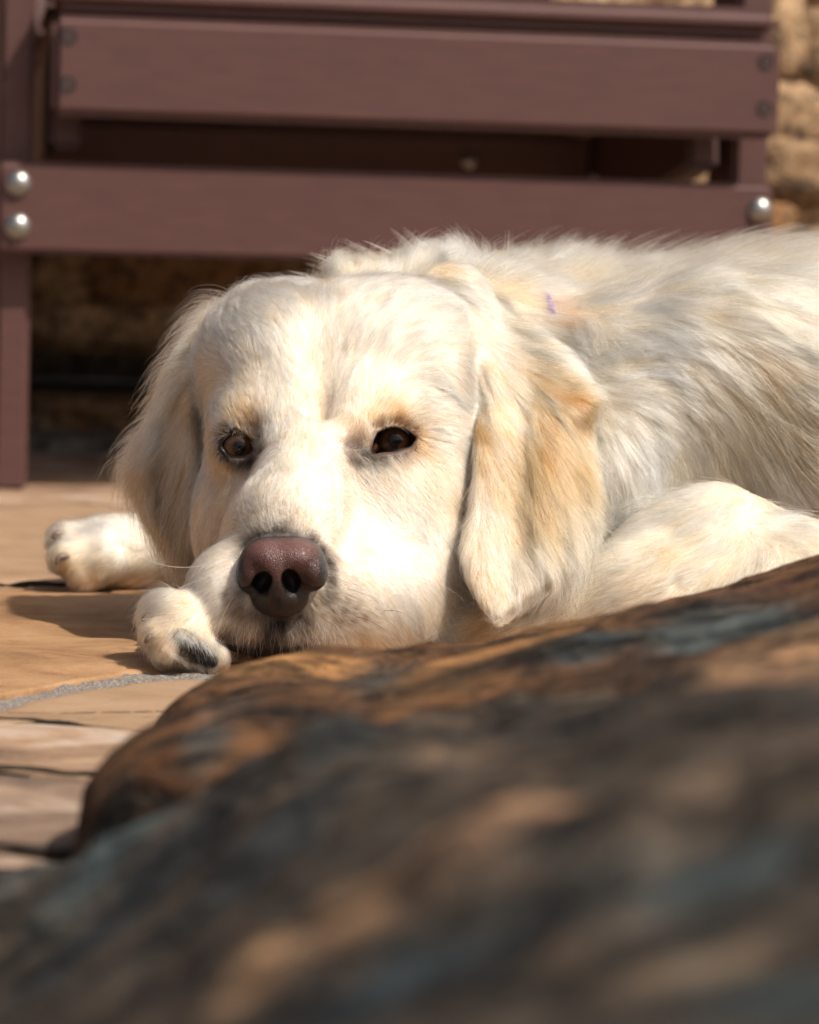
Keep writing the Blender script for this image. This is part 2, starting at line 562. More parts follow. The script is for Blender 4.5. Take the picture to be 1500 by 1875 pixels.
def dome_mesh(r, h, name):
    bm = bmesh.new()
    prof = [(1.0, -0.2), (1.0, 0.06), (0.93, 0.3), (0.78, 0.58), (0.55, 0.82), (0.3, 0.95)]
    n = 24
    rings = [[bm.verts.new((math.cos(2 * math.pi * i / n) * r * a, -h * b, math.sin(2 * math.pi * i / n) * r * a)) for i in range(n)] for a, b in prof]
    for A, B in zip(rings[:-1], rings[1:]):
        for i in range(n):
            bm.faces.new((A[i], A[(i + 1) % n], B[(i + 1) % n], B[i]))
    c = bm.verts.new((0, -h, 0))
    for i in range(n):
        bm.faces.new((rings[-1][i], rings[-1][(i + 1) % n], c))
    bmesh.ops.recalc_face_normals(bm, faces=bm.faces)
    me = bpy.data.meshes.new(name)
    bm.to_mesh(me); bm.free()
    me.polygons.foreach_set('use_smooth', [True] * len(me.polygons))
    me.materials.append(M_BOLT)
    return me
bolt_me = dome_mesh(0.0098, 0.0062, 'bolt')
def bolt(x, y, z, rot=0.0, s=1.0):
    o = bpy.data.objects.new('bolt', bolt_me)
    C.objects.link(o); o.parent = chair
    o.location = (x, y, z); o.rotation_euler = (0, 0, rot); o.scale = (s, s, s)
bolt(0.0155, 0, 0.2290); bolt(0.0155, 0, 0.1975)
bolt(W - 0.011, 0, 0.2255)
bolt(W + 0.001, 0.066, 0.312, math.pi / 2, 0.8)
bolt(0.418, 0.330, 0.262, 0, 0.75); bolt(0.530, 0.330, 0.252, 0, 0.7)
# countersunk screws
n_ = NT('screw_steel'); n_.bsdf((0.075, 0.055, 0.052), 0.45, Metallic=0.5); M_SCREW = n_.m
n_ = NT('screw_recess'); n_.bsdf((0.03, 0.018, 0.016), 0.8); M_RECESS = n_.m
def screw(x, z):
    bm = bmesh.new()
    n = 20
    prof = [(0.0064, 0.0006), (0.0058, -0.0008), (0.0049, 0.0002), (0.0043, -0.0004), (0.0016, -0.0005), (0.0013, 0.0010)]
    rings = [[bm.verts.new((math.cos(2 * math.pi * i / n) * a, b, math.sin(2 * math.pi * i / n) * a)) for i in range(n)] for a, b in prof]
    for A, B in zip(rings[:-1], rings[1:]):
        for i in range(n):
            bm.faces.new((A[i], A[(i + 1) % n], B[(i + 1) % n], B[i]))
    c = bm.verts.new((0, 0.001, 0))
    for i in range(n):
        bm.faces.new((rings[-1][i], rings[-1][(i + 1) % n], c))
    bmesh.ops.recalc_face_normals(bm, faces=bm.faces)
    o = from_bm('screw', bm, M_SCREW, front, False)
    o.data.materials.append(M_RECESS)
    for p in o.data.polygons[0:20]: p.material_index = 1
    o.location = (x - front.location.x, -0.0222 - front.location.y, z - front.location.z)
for zz in (0.337, 0.302):
    screw(SX0 + 0.0115, zz); screw(SX1 - 0.0125, zz)

# ------------------------------------------------------------------ boulders in the foreground
def boulder(name, x0, x1, y0, y1, hfun, mat, seed, nx=170, ny=110, amp=1.0, edge=3.2, lean=0.0):
    xs = np.linspace(-1, 1, nx); ys = np.linspace(-1, 1, ny)
    verts = []; 
    cx, cy = (x0 + x1) / 2, (y0 + y1) / 2
    rx, ry = (x1 - x0) / 2, (y1 - y0) / 2
    for u in xs:
        for v in ys:
            # square grid warped to a rounded block outline
            su = u * math.sqrt(1 - 0.05 * v * v); sv = v * math.sqrt(1 - 0.05 * u * u)
            x = cx + rx * su; y = cy + ry * sv
            x += 0.022 * mnoise.noise(Vector((v * 2.0, seed, 1)))
            y += 0.022 * mnoise.noise(Vector((u * 2.5, seed, 7)))
            x += lean * (y + 0.47)
            r = max(abs(u), abs(v))
            fall = max(0.0, 1 - r ** (edge * 2)) ** (1 / 2.2)
            z = hfun(x, y) * fall
            q = Vector((x * 9 + seed, y * 14, seed))
            nz = mnoise.fractal(q, 0.9, 2.1, 5)
            st = mnoise.noise(Vector((x * 3 + seed, y * 22 + x * 5, 3.3)))
            ter = math.floor((z + 0.01 * nz) / 0.016 + 0.5 * st) * 0.016
            z = z + amp * fall * (0.0075 * nz + 0.004 * st + 0.06 * (ter - z))
            if r >= 0.999: z = -0.012
            verts.append((x - cx, y - cy, z))
    faces = [(i * ny + j, (i + 1) * ny + j, (i + 1) * ny + j + 1, i * ny + j + 1) for i in range(nx - 1) for j in range(ny - 1)]
    # flat underside closes the block
    b0 = len(verts)
    ring = [i * ny for i in range(nx)] + [(nx - 1) * ny + j for j in range(1, ny)] + [i * ny + ny - 1 for i in range(nx - 2, -1, -1)] + [j for j in range(ny - 2, 0, -1)]
    verts.append((0, 0, -0.012))
    for a, b in zip(ring, ring[1:] + ring[:1]):
        faces.append((b, a, b0))
    o = new_mesh(name, verts, faces, mat)
    o.location = (cx, cy, 0)
    return o
def lerp_pts(x, pts):
    return float(np.interp(x, [p[0] for p in pts], [p[1] for p in pts]))
def hA(x, y):
    # low ledge stone: rises to the right and towards the camera
    base = lerp_pts(x, [(-0.12, 0.025), (-0.08, 0.0295), (-0.04, 0.0295), (-0.01, 0.027), (0.02, 0.031), (0.05, 0.040), (0.12, 0.055), (0.17, 0.070), (0.3, 0.085), (0.6, 0.08)])
    return base + 0.02 * max(0, (-0.12 - y)) / 0.3
def hB(x, y):
    base = lerp_pts(x, [(-0.25, -0.012), (-.13, 0.0), (-.103, 0.004), (-.077, 0.018), (-.05, 0.034), (-.026, 0.049), (.043, .070), (.128, .088), (.3, .10)])
    return base + 0.016 * max(0, (-0.52 - y)) / 0.4
rock_a = boulder('boulder', -0.103, 0.62, -0.56, -0.105, hA, mat_boulder(0.0, True), 4.2, edge=5.0, lean=0.07)
tag(rock_a, 'rusty brown ledge stone right under the chin of the dog', 'rock')
rock_b = boulder('boulder', -0.30, 0.55, -1.22, -0.50, hB, mat_boulder(0.35, False), 11.7, 190, 150, 2.0)
tag(rock_b, 'blurred grey green boulder nearest the camera along the bottom edge', 'rock')

def lichen(o, base, patches, flat=1.0):
    """coloured growth and weathering of the stone, each patch with a shape of its own"""
    me = o.data
    co = np.zeros(len(me.vertices) * 3, np.float32); me.vertices.foreach_get('co', co); co = co.reshape(-1, 3)
    co[:, 0] += o.location.x; co[:, 1] += o.location.y
    tri = BVHTree.FromPolygons([tuple(v) for v in co.tolist()], [tuple(p.vertices) for p in me.polygons])
    col = np.tile(np.array(base, np.float32), (len(co), 1))
    w1 = np.array([mnoise.noise(Vector((x * 16, y * 26, 2.0))) for x, y, z in co.tolist()])
    w2 = np.array([mnoise.noise(Vector((x * 45, y * 60, 8.0))) for x, y, z in co.tolist()])
    for px, py, rx, ry, ang, c, st in patches:
        h = tri.ray_cast(CAM_LOC, sight(px, py), 5)[0]
        h1 = tri.ray_cast(CAM_LOC, sight(px, py - ry), 5)[0]
        h2 = tri.ray_cast(CAM_LOC, sight(px, py + ry), 5)[0]
        if h is None: continue
        s = (h.y - CAM_LOC.y) / FPX
        dyv = [abs(q.y - h.y) for q in (h1, h2) if q is not None]
        RY = min(0.16, max(0.012, min(dyv) if dyv else 0.03)); RX = rx * s
        dx = (co[:, 0] - h.x); dy = (co[:, 1] - h.y)
        sl = math.tan(math.radians(ang))        # slant of the patch in the picture, laid on the ground plane
        dy = dy - sl * dx * RY / max(1e-4, ry * s)
        d = np.sqrt((dx / RX) ** 2 + (dy / RY) ** 2) + 0.35 * w1 + 0.18 * w2
        w = (st / (1 + np.exp((d - 0.95) * 7)))[:, None]
        col = col * (1 - w) + np.array(c, np.float32) * w
    a = me.color_attributes.new('lichen', 'FLOAT_COLOR', 'POINT')
    a.data.foreach_set('color', np.concatenate([col, np.ones((len(col), 1))], 1).astype(np.float32).ravel())
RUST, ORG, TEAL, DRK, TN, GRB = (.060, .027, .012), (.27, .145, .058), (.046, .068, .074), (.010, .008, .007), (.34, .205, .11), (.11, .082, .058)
lichen(rock_a, (.10, .050, .022), [
    (520, 1210, 150, 26, 0, ORG, .95), (560, 1300, 110, 40, 0, RUST, .9), (420, 1290, 60, 34, 0, (.10, .07, .055), .8), (300, 1420, 110, 60, 30, RUST, .9), (180, 1540, 60, 40, 0, DRK, .9), (380, 1350, 50, 20, 0, TEAL, .6),
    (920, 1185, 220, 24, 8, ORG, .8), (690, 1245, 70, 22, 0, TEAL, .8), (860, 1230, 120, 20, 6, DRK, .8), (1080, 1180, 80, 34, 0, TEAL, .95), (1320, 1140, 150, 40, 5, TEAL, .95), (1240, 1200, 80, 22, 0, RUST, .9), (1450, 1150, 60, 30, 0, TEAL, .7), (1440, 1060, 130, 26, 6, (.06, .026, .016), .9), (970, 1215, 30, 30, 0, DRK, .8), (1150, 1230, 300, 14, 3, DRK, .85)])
lichen(rock_b, (.050, .038, .028), [
    (1050, 1265, 420, 40, 3, TN, .95), (1420, 1200, 160, 40, 3, TN, .8), (1050, 1345, 260, 34, 4, DRK, .95), (620, 1345, 90, 44, 10, (.030, .034, .034), .9), (820, 1390, 160, 30, 6, GRB, .8), (330, 1420, 140, 60, 30, (.10, .055, .028), .85),
    (250, 1510, 170, 46, 25, TEAL, .95), (60, 1610, 110, 50, 20, TEAL, .4), (480, 1560, 170, 60, 20, (.022, .027, .030), .9), (180, 1700, 220, 60, 20, (.018, .022, .026), .95), (720, 1600, 260, 56, 14, TN, .75), (560, 1700, 160, 40, 20, TN, .6), (900, 1500, 240, 30, 6, (.17, .105, .065), .8),
    (1300, 1460, 240, 44, 4, GRB, .9), (1060, 1640, 170, 60, 4, (.13, .12, .10), .85), (1330, 1620, 180, 60, 0, TEAL, .9), (940, 1740, 220, 46, 6, DRK, .9), (1300, 1740, 160, 40, 0, (.13, .10, .07), .7), (720, 1820, 220, 60, 0, (.028, .044, .054), .9), (280, 1820, 220, 50, 0, (.034, .022, .018), .9), (1400, 1830, 200, 40, 0, (.04, .06, .065), .9)])

# ------------------------------------------------------------------ dog: sculpted as smooth-blended volumes
def A(v):
    return np.array(v, dtype=np.float32)
def scl(Y):
    return (1.64 + Y) / FPX
class Ell:
    """ellipsoid: centre, radii (m), euler rotation in degrees"""
    def __init__(s, c, r, rot=(0, 0, 0), k=0.012, sub=False):
        s.c = A(c); s.r = A(r); s.k = k; s.sub = sub
        s.R = np.array(Euler([math.radians(a) for a in rot]).to_matrix(), dtype=np.float32)
        e = np.sqrt(((s.R * s.r[None, :]) ** 2).sum(1))
        s.lo, s.hi = s.c - e, s.c + e
    def d(s, p):
        q = (p - s.c) @ s.R
        k0 = np.sqrt(((q / s.r) ** 2).sum(-1))
        k1 = np.sqrt(((q / (s.r * s.r)) ** 2).sum(-1)) + 1e-6
        return k0 * (k0 - 1) / k1
class Cone:
    """rounded cone between two points"""
    def __init__(s, a, b, ra, rb, k=0.012, sub=False):
        s.a, s.b, s.ra, s.rb, s.k, s.sub = A(a), A(b), ra, rb, k, sub
        s.lo = np.minimum(s.a - ra, s.b - rb); s.hi = np.maximum(s.a + ra, s.b + rb)
    def d(s, p):
        ab = s.b - s.a
        t = np.clip(((p - s.a) @ ab) / (ab @ ab), 0, 1)
        q = p - s.a - t[..., None] * ab
        return np.sqrt((q * q).sum(-1)) - (s.ra + (s.rb - s.ra) * t)
class Flap:
    """a hanging ear: an outline in x, z given thickness, laid along a curved depth surface"""
    def __init__(s, pts, depth, th, k=0.006):
        s.P = A(pts); s.depth = depth; s.th = th; s.k = k; s.sub = False
        D = [depth(A([x]), A([z]))[0] for x, z in pts]
        m = th + 0.012
        s.lo = A([s.P[:, 0].min() - m, min(D) - m, s.P[:, 1].min() - m]); s.hi = A([s.P[:, 0].max() + m, max(D) + m, s.P[:, 1].max() + m])
    def d(s, p):
        x, y, z = p[..., 0], p[..., 1], p[..., 2]
        n = len(s.P)
        best = np.full(x.shape, 1e9, np.float32); inside = np.zeros(x.shape, bool)
        for i in range(n):
            a, b = s.P[i], s.P[(i + 1) % n]
            e = b - a
            wx, wz = x - a[0], z - a[1]
            t = np.clip((wx * e[0] + wz * e[1]) / (e @ e), 0, 1)
            best = np.minimum(best, (wx - e[0] * t) ** 2 + (wz - e[1] * t) ** 2)
            c = ((a[1] > z) != (b[1] > z)) & (x < (b[0] - a[0]) * (z - a[1]) / (b[1] - a[1] + 1e-9) + a[0])
            inside ^= c
        d2 = np.sqrt(best) * np.where(inside, -1, 1)
        w = np.abs(y - s.depth(x, z)) * 0.9
        r = s.th
        a_ = d2 + r * 0.9; b_ = w - s.th * np.clip(0.55 + (-d2) * 25, 0.4, 1.0) + r * 0.5
        return np.minimum(np.maximum(a_, b_), 0) + np.sqrt(np.maximum(a_, 0) ** 2 + np.maximum(b_, 0) ** 2) - r * 0.5
def smin(a, b, k):
    h = np.clip(0.5 + 0.5 * (b - a) / k, 0, 1)
    return b + (a - b) * h - k * h * (1 - h)
def smax(a, b, k):
    return -smin(-a, -b, k)

E = lambda px, py, Y, r, rot=(0, 0, 0), k=0.012, sub=False: Ell(P(px, py, Y), r, rot, k, sub)
K = lambda a, b, ra, rb, k=0.012, sub=False: Cone(P(*a), P(*b), ra, rb, k, sub)

def ear_depth(y0, bx, bz, x0, z0, folds):
    def f(x, z):
        y = y0 + bx * (x - x0) + bz * (z - z0)
        for (fx, fz, sx, sz, amp, slope) in folds:
            u = (x - fx - slope * (z - fz)) / sx
            v = (z - fz) / sz
            y = y + amp * np.exp(-u * u - v * v)
        return y
    return f

# --- eyes
EYE_L = np.array(P(438, 812, 0.095)); EYE_R = np.array(P(720, 803, 0.098)); EYE_RAD = 0.0118

ALM_L = [(404, 818), (411, 801), (429, 793), (447, 793), (461, 803), (467, 819), (459, 833), (438, 838), (416, 833)]
ALM_R = [(677, 834), (684, 806), (692, 789), (717, 780), (744, 787), (763, 802), (752, 817), (725, 826), (697, 828)]
class Prism:
    """the opening between the lids, cut from the front of the eye outwards"""
    def __init__(s, pts, eye, k=0.0006):
        s.P = A([(P(px, py, eye[1] - .009).x, P(px, py, eye[1] - .009).z) for px, py in pts]); s.k = k; s.sub = True; s.y1 = eye[1] + 0.001
        s.lo = A([s.P[:, 0].min(), s.y1 - .03, s.P[:, 1].min()]); s.hi = A([s.P[:, 0].max(), s.y1, s.P[:, 1].max()])
    def d(s, p):
        x, y, z = p[..., 0], p[..., 1], p[..., 2]
        best = np.full(x.shape, 1e9, np.float32); inside = np.zeros(x.shape, bool)
        n = len(s.P)
        for i in range(n):
            a, b = s.P[i], s.P[(i + 1) % n]
            e = b - a
            wx, wz = x - a[0], z - a[1]
            t = np.clip((wx * e[0] + wz * e[1]) / (e @ e), 0, 1)
            best = np.minimum(best, (wx - e[0] * t) ** 2 + (wz - e[1] * t) ** 2)
            c = ((a[1] > z) != (b[1] > z)) & (x < (b[0] - a[0]) * (z - a[1]) / (b[1] - a[1] + 1e-9) + a[0])
            inside ^= c
        return np.maximum(np.sqrt(best) * np.where(inside, -1, 1), y - s.y1)
class Ball(Ell):
    def __init__(s, c, r, k, sub=False):
        Ell.__init__(s, c, (r, r, r), (0, 0, 0), k, sub)

groups = {}
groups['head'] = [
    E(618, 742, .165, (.0665, .078, .050), (8, 0, 0)),                 # skull
    E(605, 666, .165, (.058, .06, .034), (0, 0, 0), .02),
    E(500, 665, .150, (.036, .05, .036), (0, 12, 0), .02),
    E(720, 655, .155, (.042, .05, .038), (0, -12, 0), .02),
    E(466, 745, .106, (.021, .020, .013), (0, -15, 0), .012),             # brows
    E(700, 738, .106, (.025, .020, .014), (0, 18, 0), .012),
    K((582, 800, .100), (535, 955, .042), .027, .020, .02),            # bridge of the muzzle
    K((535, 955, .042), (517, 1040, .020), .020, .016, .012),
    K((525, 1000, .052), (508, 1115, .040), .031, .030, .015),         # muzzle block
    E(612, 1095, .050, (.030, .036, .028), (0, 25, -20), .014),             # right flews
    E(690, 1100, .072, (.036, .040, .032), (0, 10, -30), .018),
    E(750, 1085, .100, (.030, .044, .034), (0, -5, 0), .020),
    E(462, 1105, .046, (.021, .030, .0225), (0, -10, 15), .012),            # left flews
    E(397, 1104, .030, (.0118, .026, .0205), (0, -5, 8), .012),
    E(428, 1100, .027, (.0190, .022, .0240), (0, 0, 0), .012),
    K((440, 1150, .028), (500, 1150, .020), .0085, .0070, .008), K((530, 1150, .020), (600, 1160, .030), .0070, .0100, .008),
    K((385, 1196, .006), (500, 1200, .000), .0034, .0044, .003, True), K((500, 1200, .000), (610, 1212, .014), .0044, .0030, .003, True),
    E(750, 920, .130, (.038, .045, .056), (0, -10, 0), .025),             # right cheek
    E(792, 1000, .112, (.0225, .045, .050), (0, 0, 0), .02),
    E(806, 790, .140, (.0215, .045, .052), (0, 0, 0), .02),
    E(455, 920, .118, (.026, .036, .045), (0, 12, 0), .02),             # left cheek
    E(655, 920, .090, (.025, .028, .036), (0, 0, 0), .02),
    K((560, 1190, .070), (740, 1185, .115), .017, .022, .02),         # lower jaw
    K((594, 560, .1030), (588, 770, .0810), .0006, .0004, .022, True), K((664, 880, .052), (640, 990, .034), .0006, .0006, .020, True),
    K((694, 762, .088), (752, 766, .092), .0010, .0010, .005, True), K((412, 778, .088), (458, 768, .086), .0008, .0008, .005, True),
    Ball(EYE_L, EYE_RAD + .0016, .010), Ball(EYE_R, EYE_RAD + .0016, .010),
    Prism(ALM_L, EYE_L), Prism(ALM_R, EYE_R),
]
def XZ(pts, Y):
    return [(P(px, py, Y).x, P(px, py, Y).z) for px, py in pts]
er = XZ([(800, 620), (835, 575), (900, 565), (980, 600), (1050, 655), (1088, 715), (1096, 728), (1088, 790), (1096, 860), (1082, 945), (1052, 1000), (1002, 1042), (956, 1076), (905, 1110), (872, 1082), (846, 1035), (836, 985), (852, 920), (862, 860), (862, 780), (850, 690), (820, 640)], .12)
exr, ezr = P(900, 800, .12).x, P(900, 800, .12).z
groups['ear_r'] = [Flap(er, ear_depth(.101, .36, 0.76, exr, ezr, [
        (P(893, 900, .12).x, P(893, 900, .12).z, .013, .065, -.0055, 0.05),
        (P(945, 900, .12).x, P(945, 900, .12).z, .010, .06, .002, 0.1),
        (P(1000, 880, .12).x, P(1000, 880, .12).z, .014, .06, -.007, 0.12),
        (P(1085, 735, .12).x, P(1085, 735, .12).z, .012, .010, -.012, 0),
        (P(860, 560, .12).x, P(860, 560, .12).z, .03, .03, .03, 0),
    ]), .0055),
    K((815, 560, .175), (880, 700, .125), .020, .012, .015)]
el = XZ([(405, 590), (370, 625), (325, 680), (286, 745), (250, 810), (226, 858), (240, 900), (268, 950), (300, 1000), (322, 1045), (345, 1068), (372, 1050), (386, 1010), (392, 950), (400, 880), (410, 800), (410, 720), (412, 650)], .14)
exl, ezl = P(320, 850, .14).x, P(320, 850, .14).z
groups['ear_l'] = [Flap(el, ear_depth(.148, -.30, 0.10, exl, ezl, [
        (P(352, 900, .14).x, P(352, 900, .14).z, .010, .06, -.013, -0.05),
        (P(318, 900, .14).x, P(318, 900, .14).z, .008, .05, .006, -0.15),
        (P(410, 850, .14).x, P(410, 850, .14).z, .010, .08, .02, 0),
        (P(410, 620, .14).x, P(410, 620, .14).z, .02, .03, .03, 0),
    ]), .0055),
    K((430, 625, .175), (365, 700, .152), .020, .012, .012)]
groups['body'] = [
    K((700, 680, .22), (980, 735, .27), .048, .058, .02),              # neck
    K((640, 515, .225), (800, 510, .235), .009, .012, .010),           # roll of skin behind the skull
    K((800, 520, .225), (930, 620, .200), .012, .028, .015),
    Ell((.085, .27, .092), (.085, .115, .082), (0, 0, 0), .03),        # fore chest
    Ell((.21, .29, .098), (.16, .130, .098), (0, 0, 0), .03),          # rib cage
    Ell((.42, .33, .096), (.20, .12, .096), (0, 0, 8), .03),
    Ell((.60, .37, .098), (.13, .125, .098), (0, 0, 8), .03),          # rump
    E(1120, 760, .195, (.040, .05, .060), (0, 15, 0), .03),             # ruff at the throat
    E(1110, 900, .165, (.030, .04, .035), (0, 0, 0), .025),
    E(1400, 660, .185, (.060, .028, .036), (0, 25, 0), .022),             # shoulder blade
    E(1230, 760, .185, (.036, .035, .062), (0, 25, 0), .025),
    Cone((.60, .27, .075), (.47, .215, .060), .072, .045, .03),        # hind leg
    Cone((.47, .215, .050), (.62, .19, .025), .036, .020, .02),
    Cone((.62, .19, .022), (.50, .175, .020), .021, .020, .02),
    Cone((.71, .38, .07), (.86, .30, .025), .03, .018, .03),           # tail
    Cone((.86, .30, .025), (.93, .16, .022), .018, .013, .02),
]
groups['leg_n'] = [
    K((1300, 1020, .115), (1500, 1125, .105), .030, .033, .025),          # upper arm
    K((1200, 1020, .110), (1330, 995, .120), .020, .024, .02),
    K((1465, 1095, .095), (1160, 1105, .085), .034, .0225, .02),          # forearm
    K((1245, 985, .094), (1190, 1050, .066), .0012, .0012, .008, True), K((1275, 990, .094), (1235, 1070, .064), .0010, .0010, .007, True),
    K((1160, 1105, .090), (900, 1150, .080), .0225, .018, .02),
    K((900, 1150, .080), (480, 1180, .045), .018, .0125, .02),
    K((480, 1180, .045), (375, 1160, .020), .0125, .0150, .01),
    K((345, 1130, .006), (282, 1148, -.006), .0016, .0016, .003, True), K((350, 1155, .002), (290, 1180, -.010), .0016, .0016, .003, True),
    E(336, 1138, .014, (.0160, .018, .0130), (0, 25, 0), .004),
    K((340, 1116, .018), (290, 1132, .012), .0066, .0054, .002),      # toes
    K((340, 1142, .002), (290, 1162, -.004), .0070, .0058, .0015),
    K((350, 1165, .000), (306, 1194, -.006), .0072, .0060, .0015), K((368, 1185, .002), (336, 1212, -.002), .0068, .0054, .0015), K((392, 1200, .006), (345, 1217, -.002), .0062, .0052, .002),
]
groups['leg_f'] = [
    Cone((.12, .36, .055), (-.06, .355, .026), .036, .025, .02),
    K((520, 1010, .355), (240, 1018, .345), .0225, .0205, .02),
    E(200, 1015, .345, (.026, .026, .0185), (0, 0, 0), .01),
    K((190, 998, .335), (122, 990, .325), .012, .0085, .010),
    K((190, 1010, .320), (125, 1022, .310), .012, .0085, .007),
    K((195, 1025, .310), (155, 1055, .305), .0105, .0080, .005),
]
DENS = {'head': 1, 'ear_r': 1, 'ear_l': 1, 'body': 1, 'leg_n': 1, 'leg_f': 1}

HG = 0.0018
LO = A((-.22, -.05, -.004)); HI = A((.96, .54, .222))
NX, NY, NZ = [int(math.ceil((HI[i] - LO[i]) / HG)) + 1 for i in range(3)]
BIG = 0.045
def sub_range(lo, hi, m):
    i0 = np.maximum(0, np.floor((lo - m - LO) / HG).astype(int))
    i1 = np.minimum((NX, NY, NZ), np.ceil((hi + m - LO) / HG).astype(int) + 1)
    return i0, i1
def grid_pts(i0, i1):
    ax = [LO[a] + HG * np.arange(i0[a], i1[a], dtype=np.float32) for a in range(3)]
    g = np.meshgrid(*ax, indexing='ij')
    return np.stack(g, -1)
G = {}
for gname, prims in groups.items():
    f = np.full((NX, NY, NZ), BIG, np.float32) if gname == 'body' else None
    lo = np.min([p.lo for p in prims], 0); hi = np.max([p.hi for p in prims], 0)
    o0, o1 = sub_range(lo, hi, .036)
    f = np.full(tuple(o1 - o0), BIG, np.float32)
    for p in prims:
        i0, i1 = sub_range(p.lo, p.hi, 0.036)
        if (i1 <= i0).any(): continue
        d = p.d(grid_pts(i0, i1)).astype(np.float32)
        sl = tuple(slice(int(i0[a] - o0[a]), int(i1[a] - o0[a])) for a in range(3))
        if p.sub:
            f[sl] = smax(f[sl], -d, p.k)
        else:
            f[sl] = smin(f[sl], np.minimum(d, BIG), p.k) if p.k > 0 else np.minimum(f[sl], d)
    G[gname] = (o0, o1, f)
FULL = np.full((NX, NY, NZ), BIG, np.float32)
KJ = {'body': .01, 'head': .012, 'ear_r': .0035, 'ear_l': .0035, 'leg_n': .006, 'leg_f': .01}
for gname in ('body', 'head', 'leg_f', 'leg_n', 'ear_r', 'ear_l'):
    o0, o1, f = G[gname]
    sl = tuple(slice(int(o0[a]), int(o1[a])) for a in range(3))
    FULL[sl] = smin(FULL[sl], f, KJ[gname])
# the belly and paws are pressed flat by the floor
zz = LO[2] + HG * np.arange(NZ, dtype=np.float32)
FULL = np.maximum(FULL, (0.0008 - zz)[None, None, :])

def sample(f, o0, p):
    """trilinear look-up"""
    q = (p - LO) / HG - o0
    sh = np.array(f.shape)
    q = np.clip(q, 0.001, sh - 1.001)
    i = q.astype(np.int64); t = (q - i).astype(np.float32)
    fl = f.reshape(-1)
    b = (i[:, 0] * sh[1] + i[:, 1]) * sh[2] + i[:, 2]
    sx, sy = sh[1] * sh[2], sh[2]
    x, y, z_ = t[:, 0], t[:, 1], t[:, 2]
    c00 = fl[b] * (1 - x) + fl[b + sx] * x
    c10 = fl[b + sy] * (1 - x) + fl[b + sx + sy] * x
    c01 = fl[b + 1] * (1 - x) + fl[b + sx + 1] * x
    c11 = fl[b + sy + 1] * (1 - x) + fl[b + sx + sy + 1] * x
    return (c00 * (1 - y) + c10 * y) * (1 - z_) + (c01 * (1 - y) + c11 * y) * z_
Z0 = np.zeros(3)
def grad(p, f=None, o0=Z0, e=0.0022):
    f = FULL if f is None else f
    g_ = np.stack([sample(f, o0, p + A(v)) - sample(f, o0, p - A(v)) for v in ((e, 0, 0), (0, e, 0), (0, 0, e))], -1)
    return g_ / (np.linalg.norm(g_, axis=1, keepdims=True) + 1e-9)

def surface_net(f, lo, h):
    s = f < 0
    nx, ny, nz = f.shape
    cnt = np.zeros((nx - 1, ny - 1, nz - 1), np.int8)
    for dx in (0, 1):
        for dy in (0, 1):
            for dz in (0, 1):
                cnt += s[dx:nx - 1 + dx, dy:ny - 1 + dy, dz:nz - 1 + dz]
    mask = (cnt > 0) & (cnt < 8)
    cells = np.argwhere(mask)
    ids = np.full(mask.shape, -1, np.int32)
    ids[mask] = np.arange(len(cells))
    off = [(0, 0, 0), (1, 0, 0), (0, 1, 0), (1, 1, 0), (0, 0, 1), (1, 0, 1), (0, 1, 1), (1, 1, 1)]
    val = np.stack([f[cells[:, 0] + a, cells[:, 1] + b, cells[:, 2] + c] for a, b, c in off], 1)
    acc = np.zeros((len(cells), 3), np.float32); n_ = np.zeros(len(cells), np.float32)
    for a in range(8):
        for b in range(a + 1, 8):
            if sum(abs(off[a][q] - off[b][q]) for q in range(3)) != 1: continue
            va, vb = val[:, a], val[:, b]
            m = (va < 0) != (vb < 0)
            t = np.where(m, va / (va - vb + 1e-12), 0)
            pt = A(off[a])[None] + t[:, None] * (A(off[b]) - A(off[a]))[None]
            acc += pt * m[:, None]; n_ += m
    verts = lo + h * (cells + acc / n_[:, None])
    faces = []
    for ax in range(3):
        u, v = [(1, 2), (2, 0), (0, 1)][ax]
        sl0 = [slice(None)] * 3; sl1 = [slice(None)] * 3
        sl0[ax] = slice(0, -1); sl1[ax] = slice(1, None)
        s0, s1 = s[tuple(sl0)], s[tuple(sl1)]
        e = np.argwhere(s0 != s1)
        ok = (e[:, u] > 0) & (e[:, v] > 0) & (e[:, u] < f.shape[u] - 1) & (e[:, v] < f.shape[v] - 1)
        e = e[ok]
        flip = s0[tuple(e.T)]
        q = []
        for du, dv in ((-1, -1), (0, -1), (0, 0), (-1, 0)):
            c = e.copy(); c[:, u] += du; c[:, v] += dv
            q.append(ids[tuple(c.T)])
        q = np.stack(q, 1)
        q = np.where(flip[:, None], q, q[:, ::-1])
        faces.append(q)
    return verts.astype(np.float32), np.concatenate(faces)
def fast_mesh(name, verts, quads, mat=None, parent=None):
    me = bpy.data.meshes.new(name)
    me.vertices.add(len(verts)); me.vertices.foreach_set('co', verts.astype(np.float32).ravel())
    me.loops.add(quads.size); me.loops.foreach_set('vertex_index', quads.astype(np.int32).ravel())
    me.polygons.add(len(quads)); me.polygons.foreach_set('loop_start', np.arange(0, quads.size, 4, dtype=np.int32))
    me.polygons.foreach_set('use_smooth', np.ones(len(quads), bool))
    me.update(calc_edges=True); me.validate()
    if mat: me.materials.append(mat)
    o = bpy.data.objects.new(name, me); C.objects.link(o)
    if parent: o.parent = parent
    return o
V, Q = surface_net(FULL, LO, HG)
for _ in range(2):
    V = V - sample(FULL, Z0, V)[:, None] * grad(V) * 0.8
V = V.astype(np.float32)
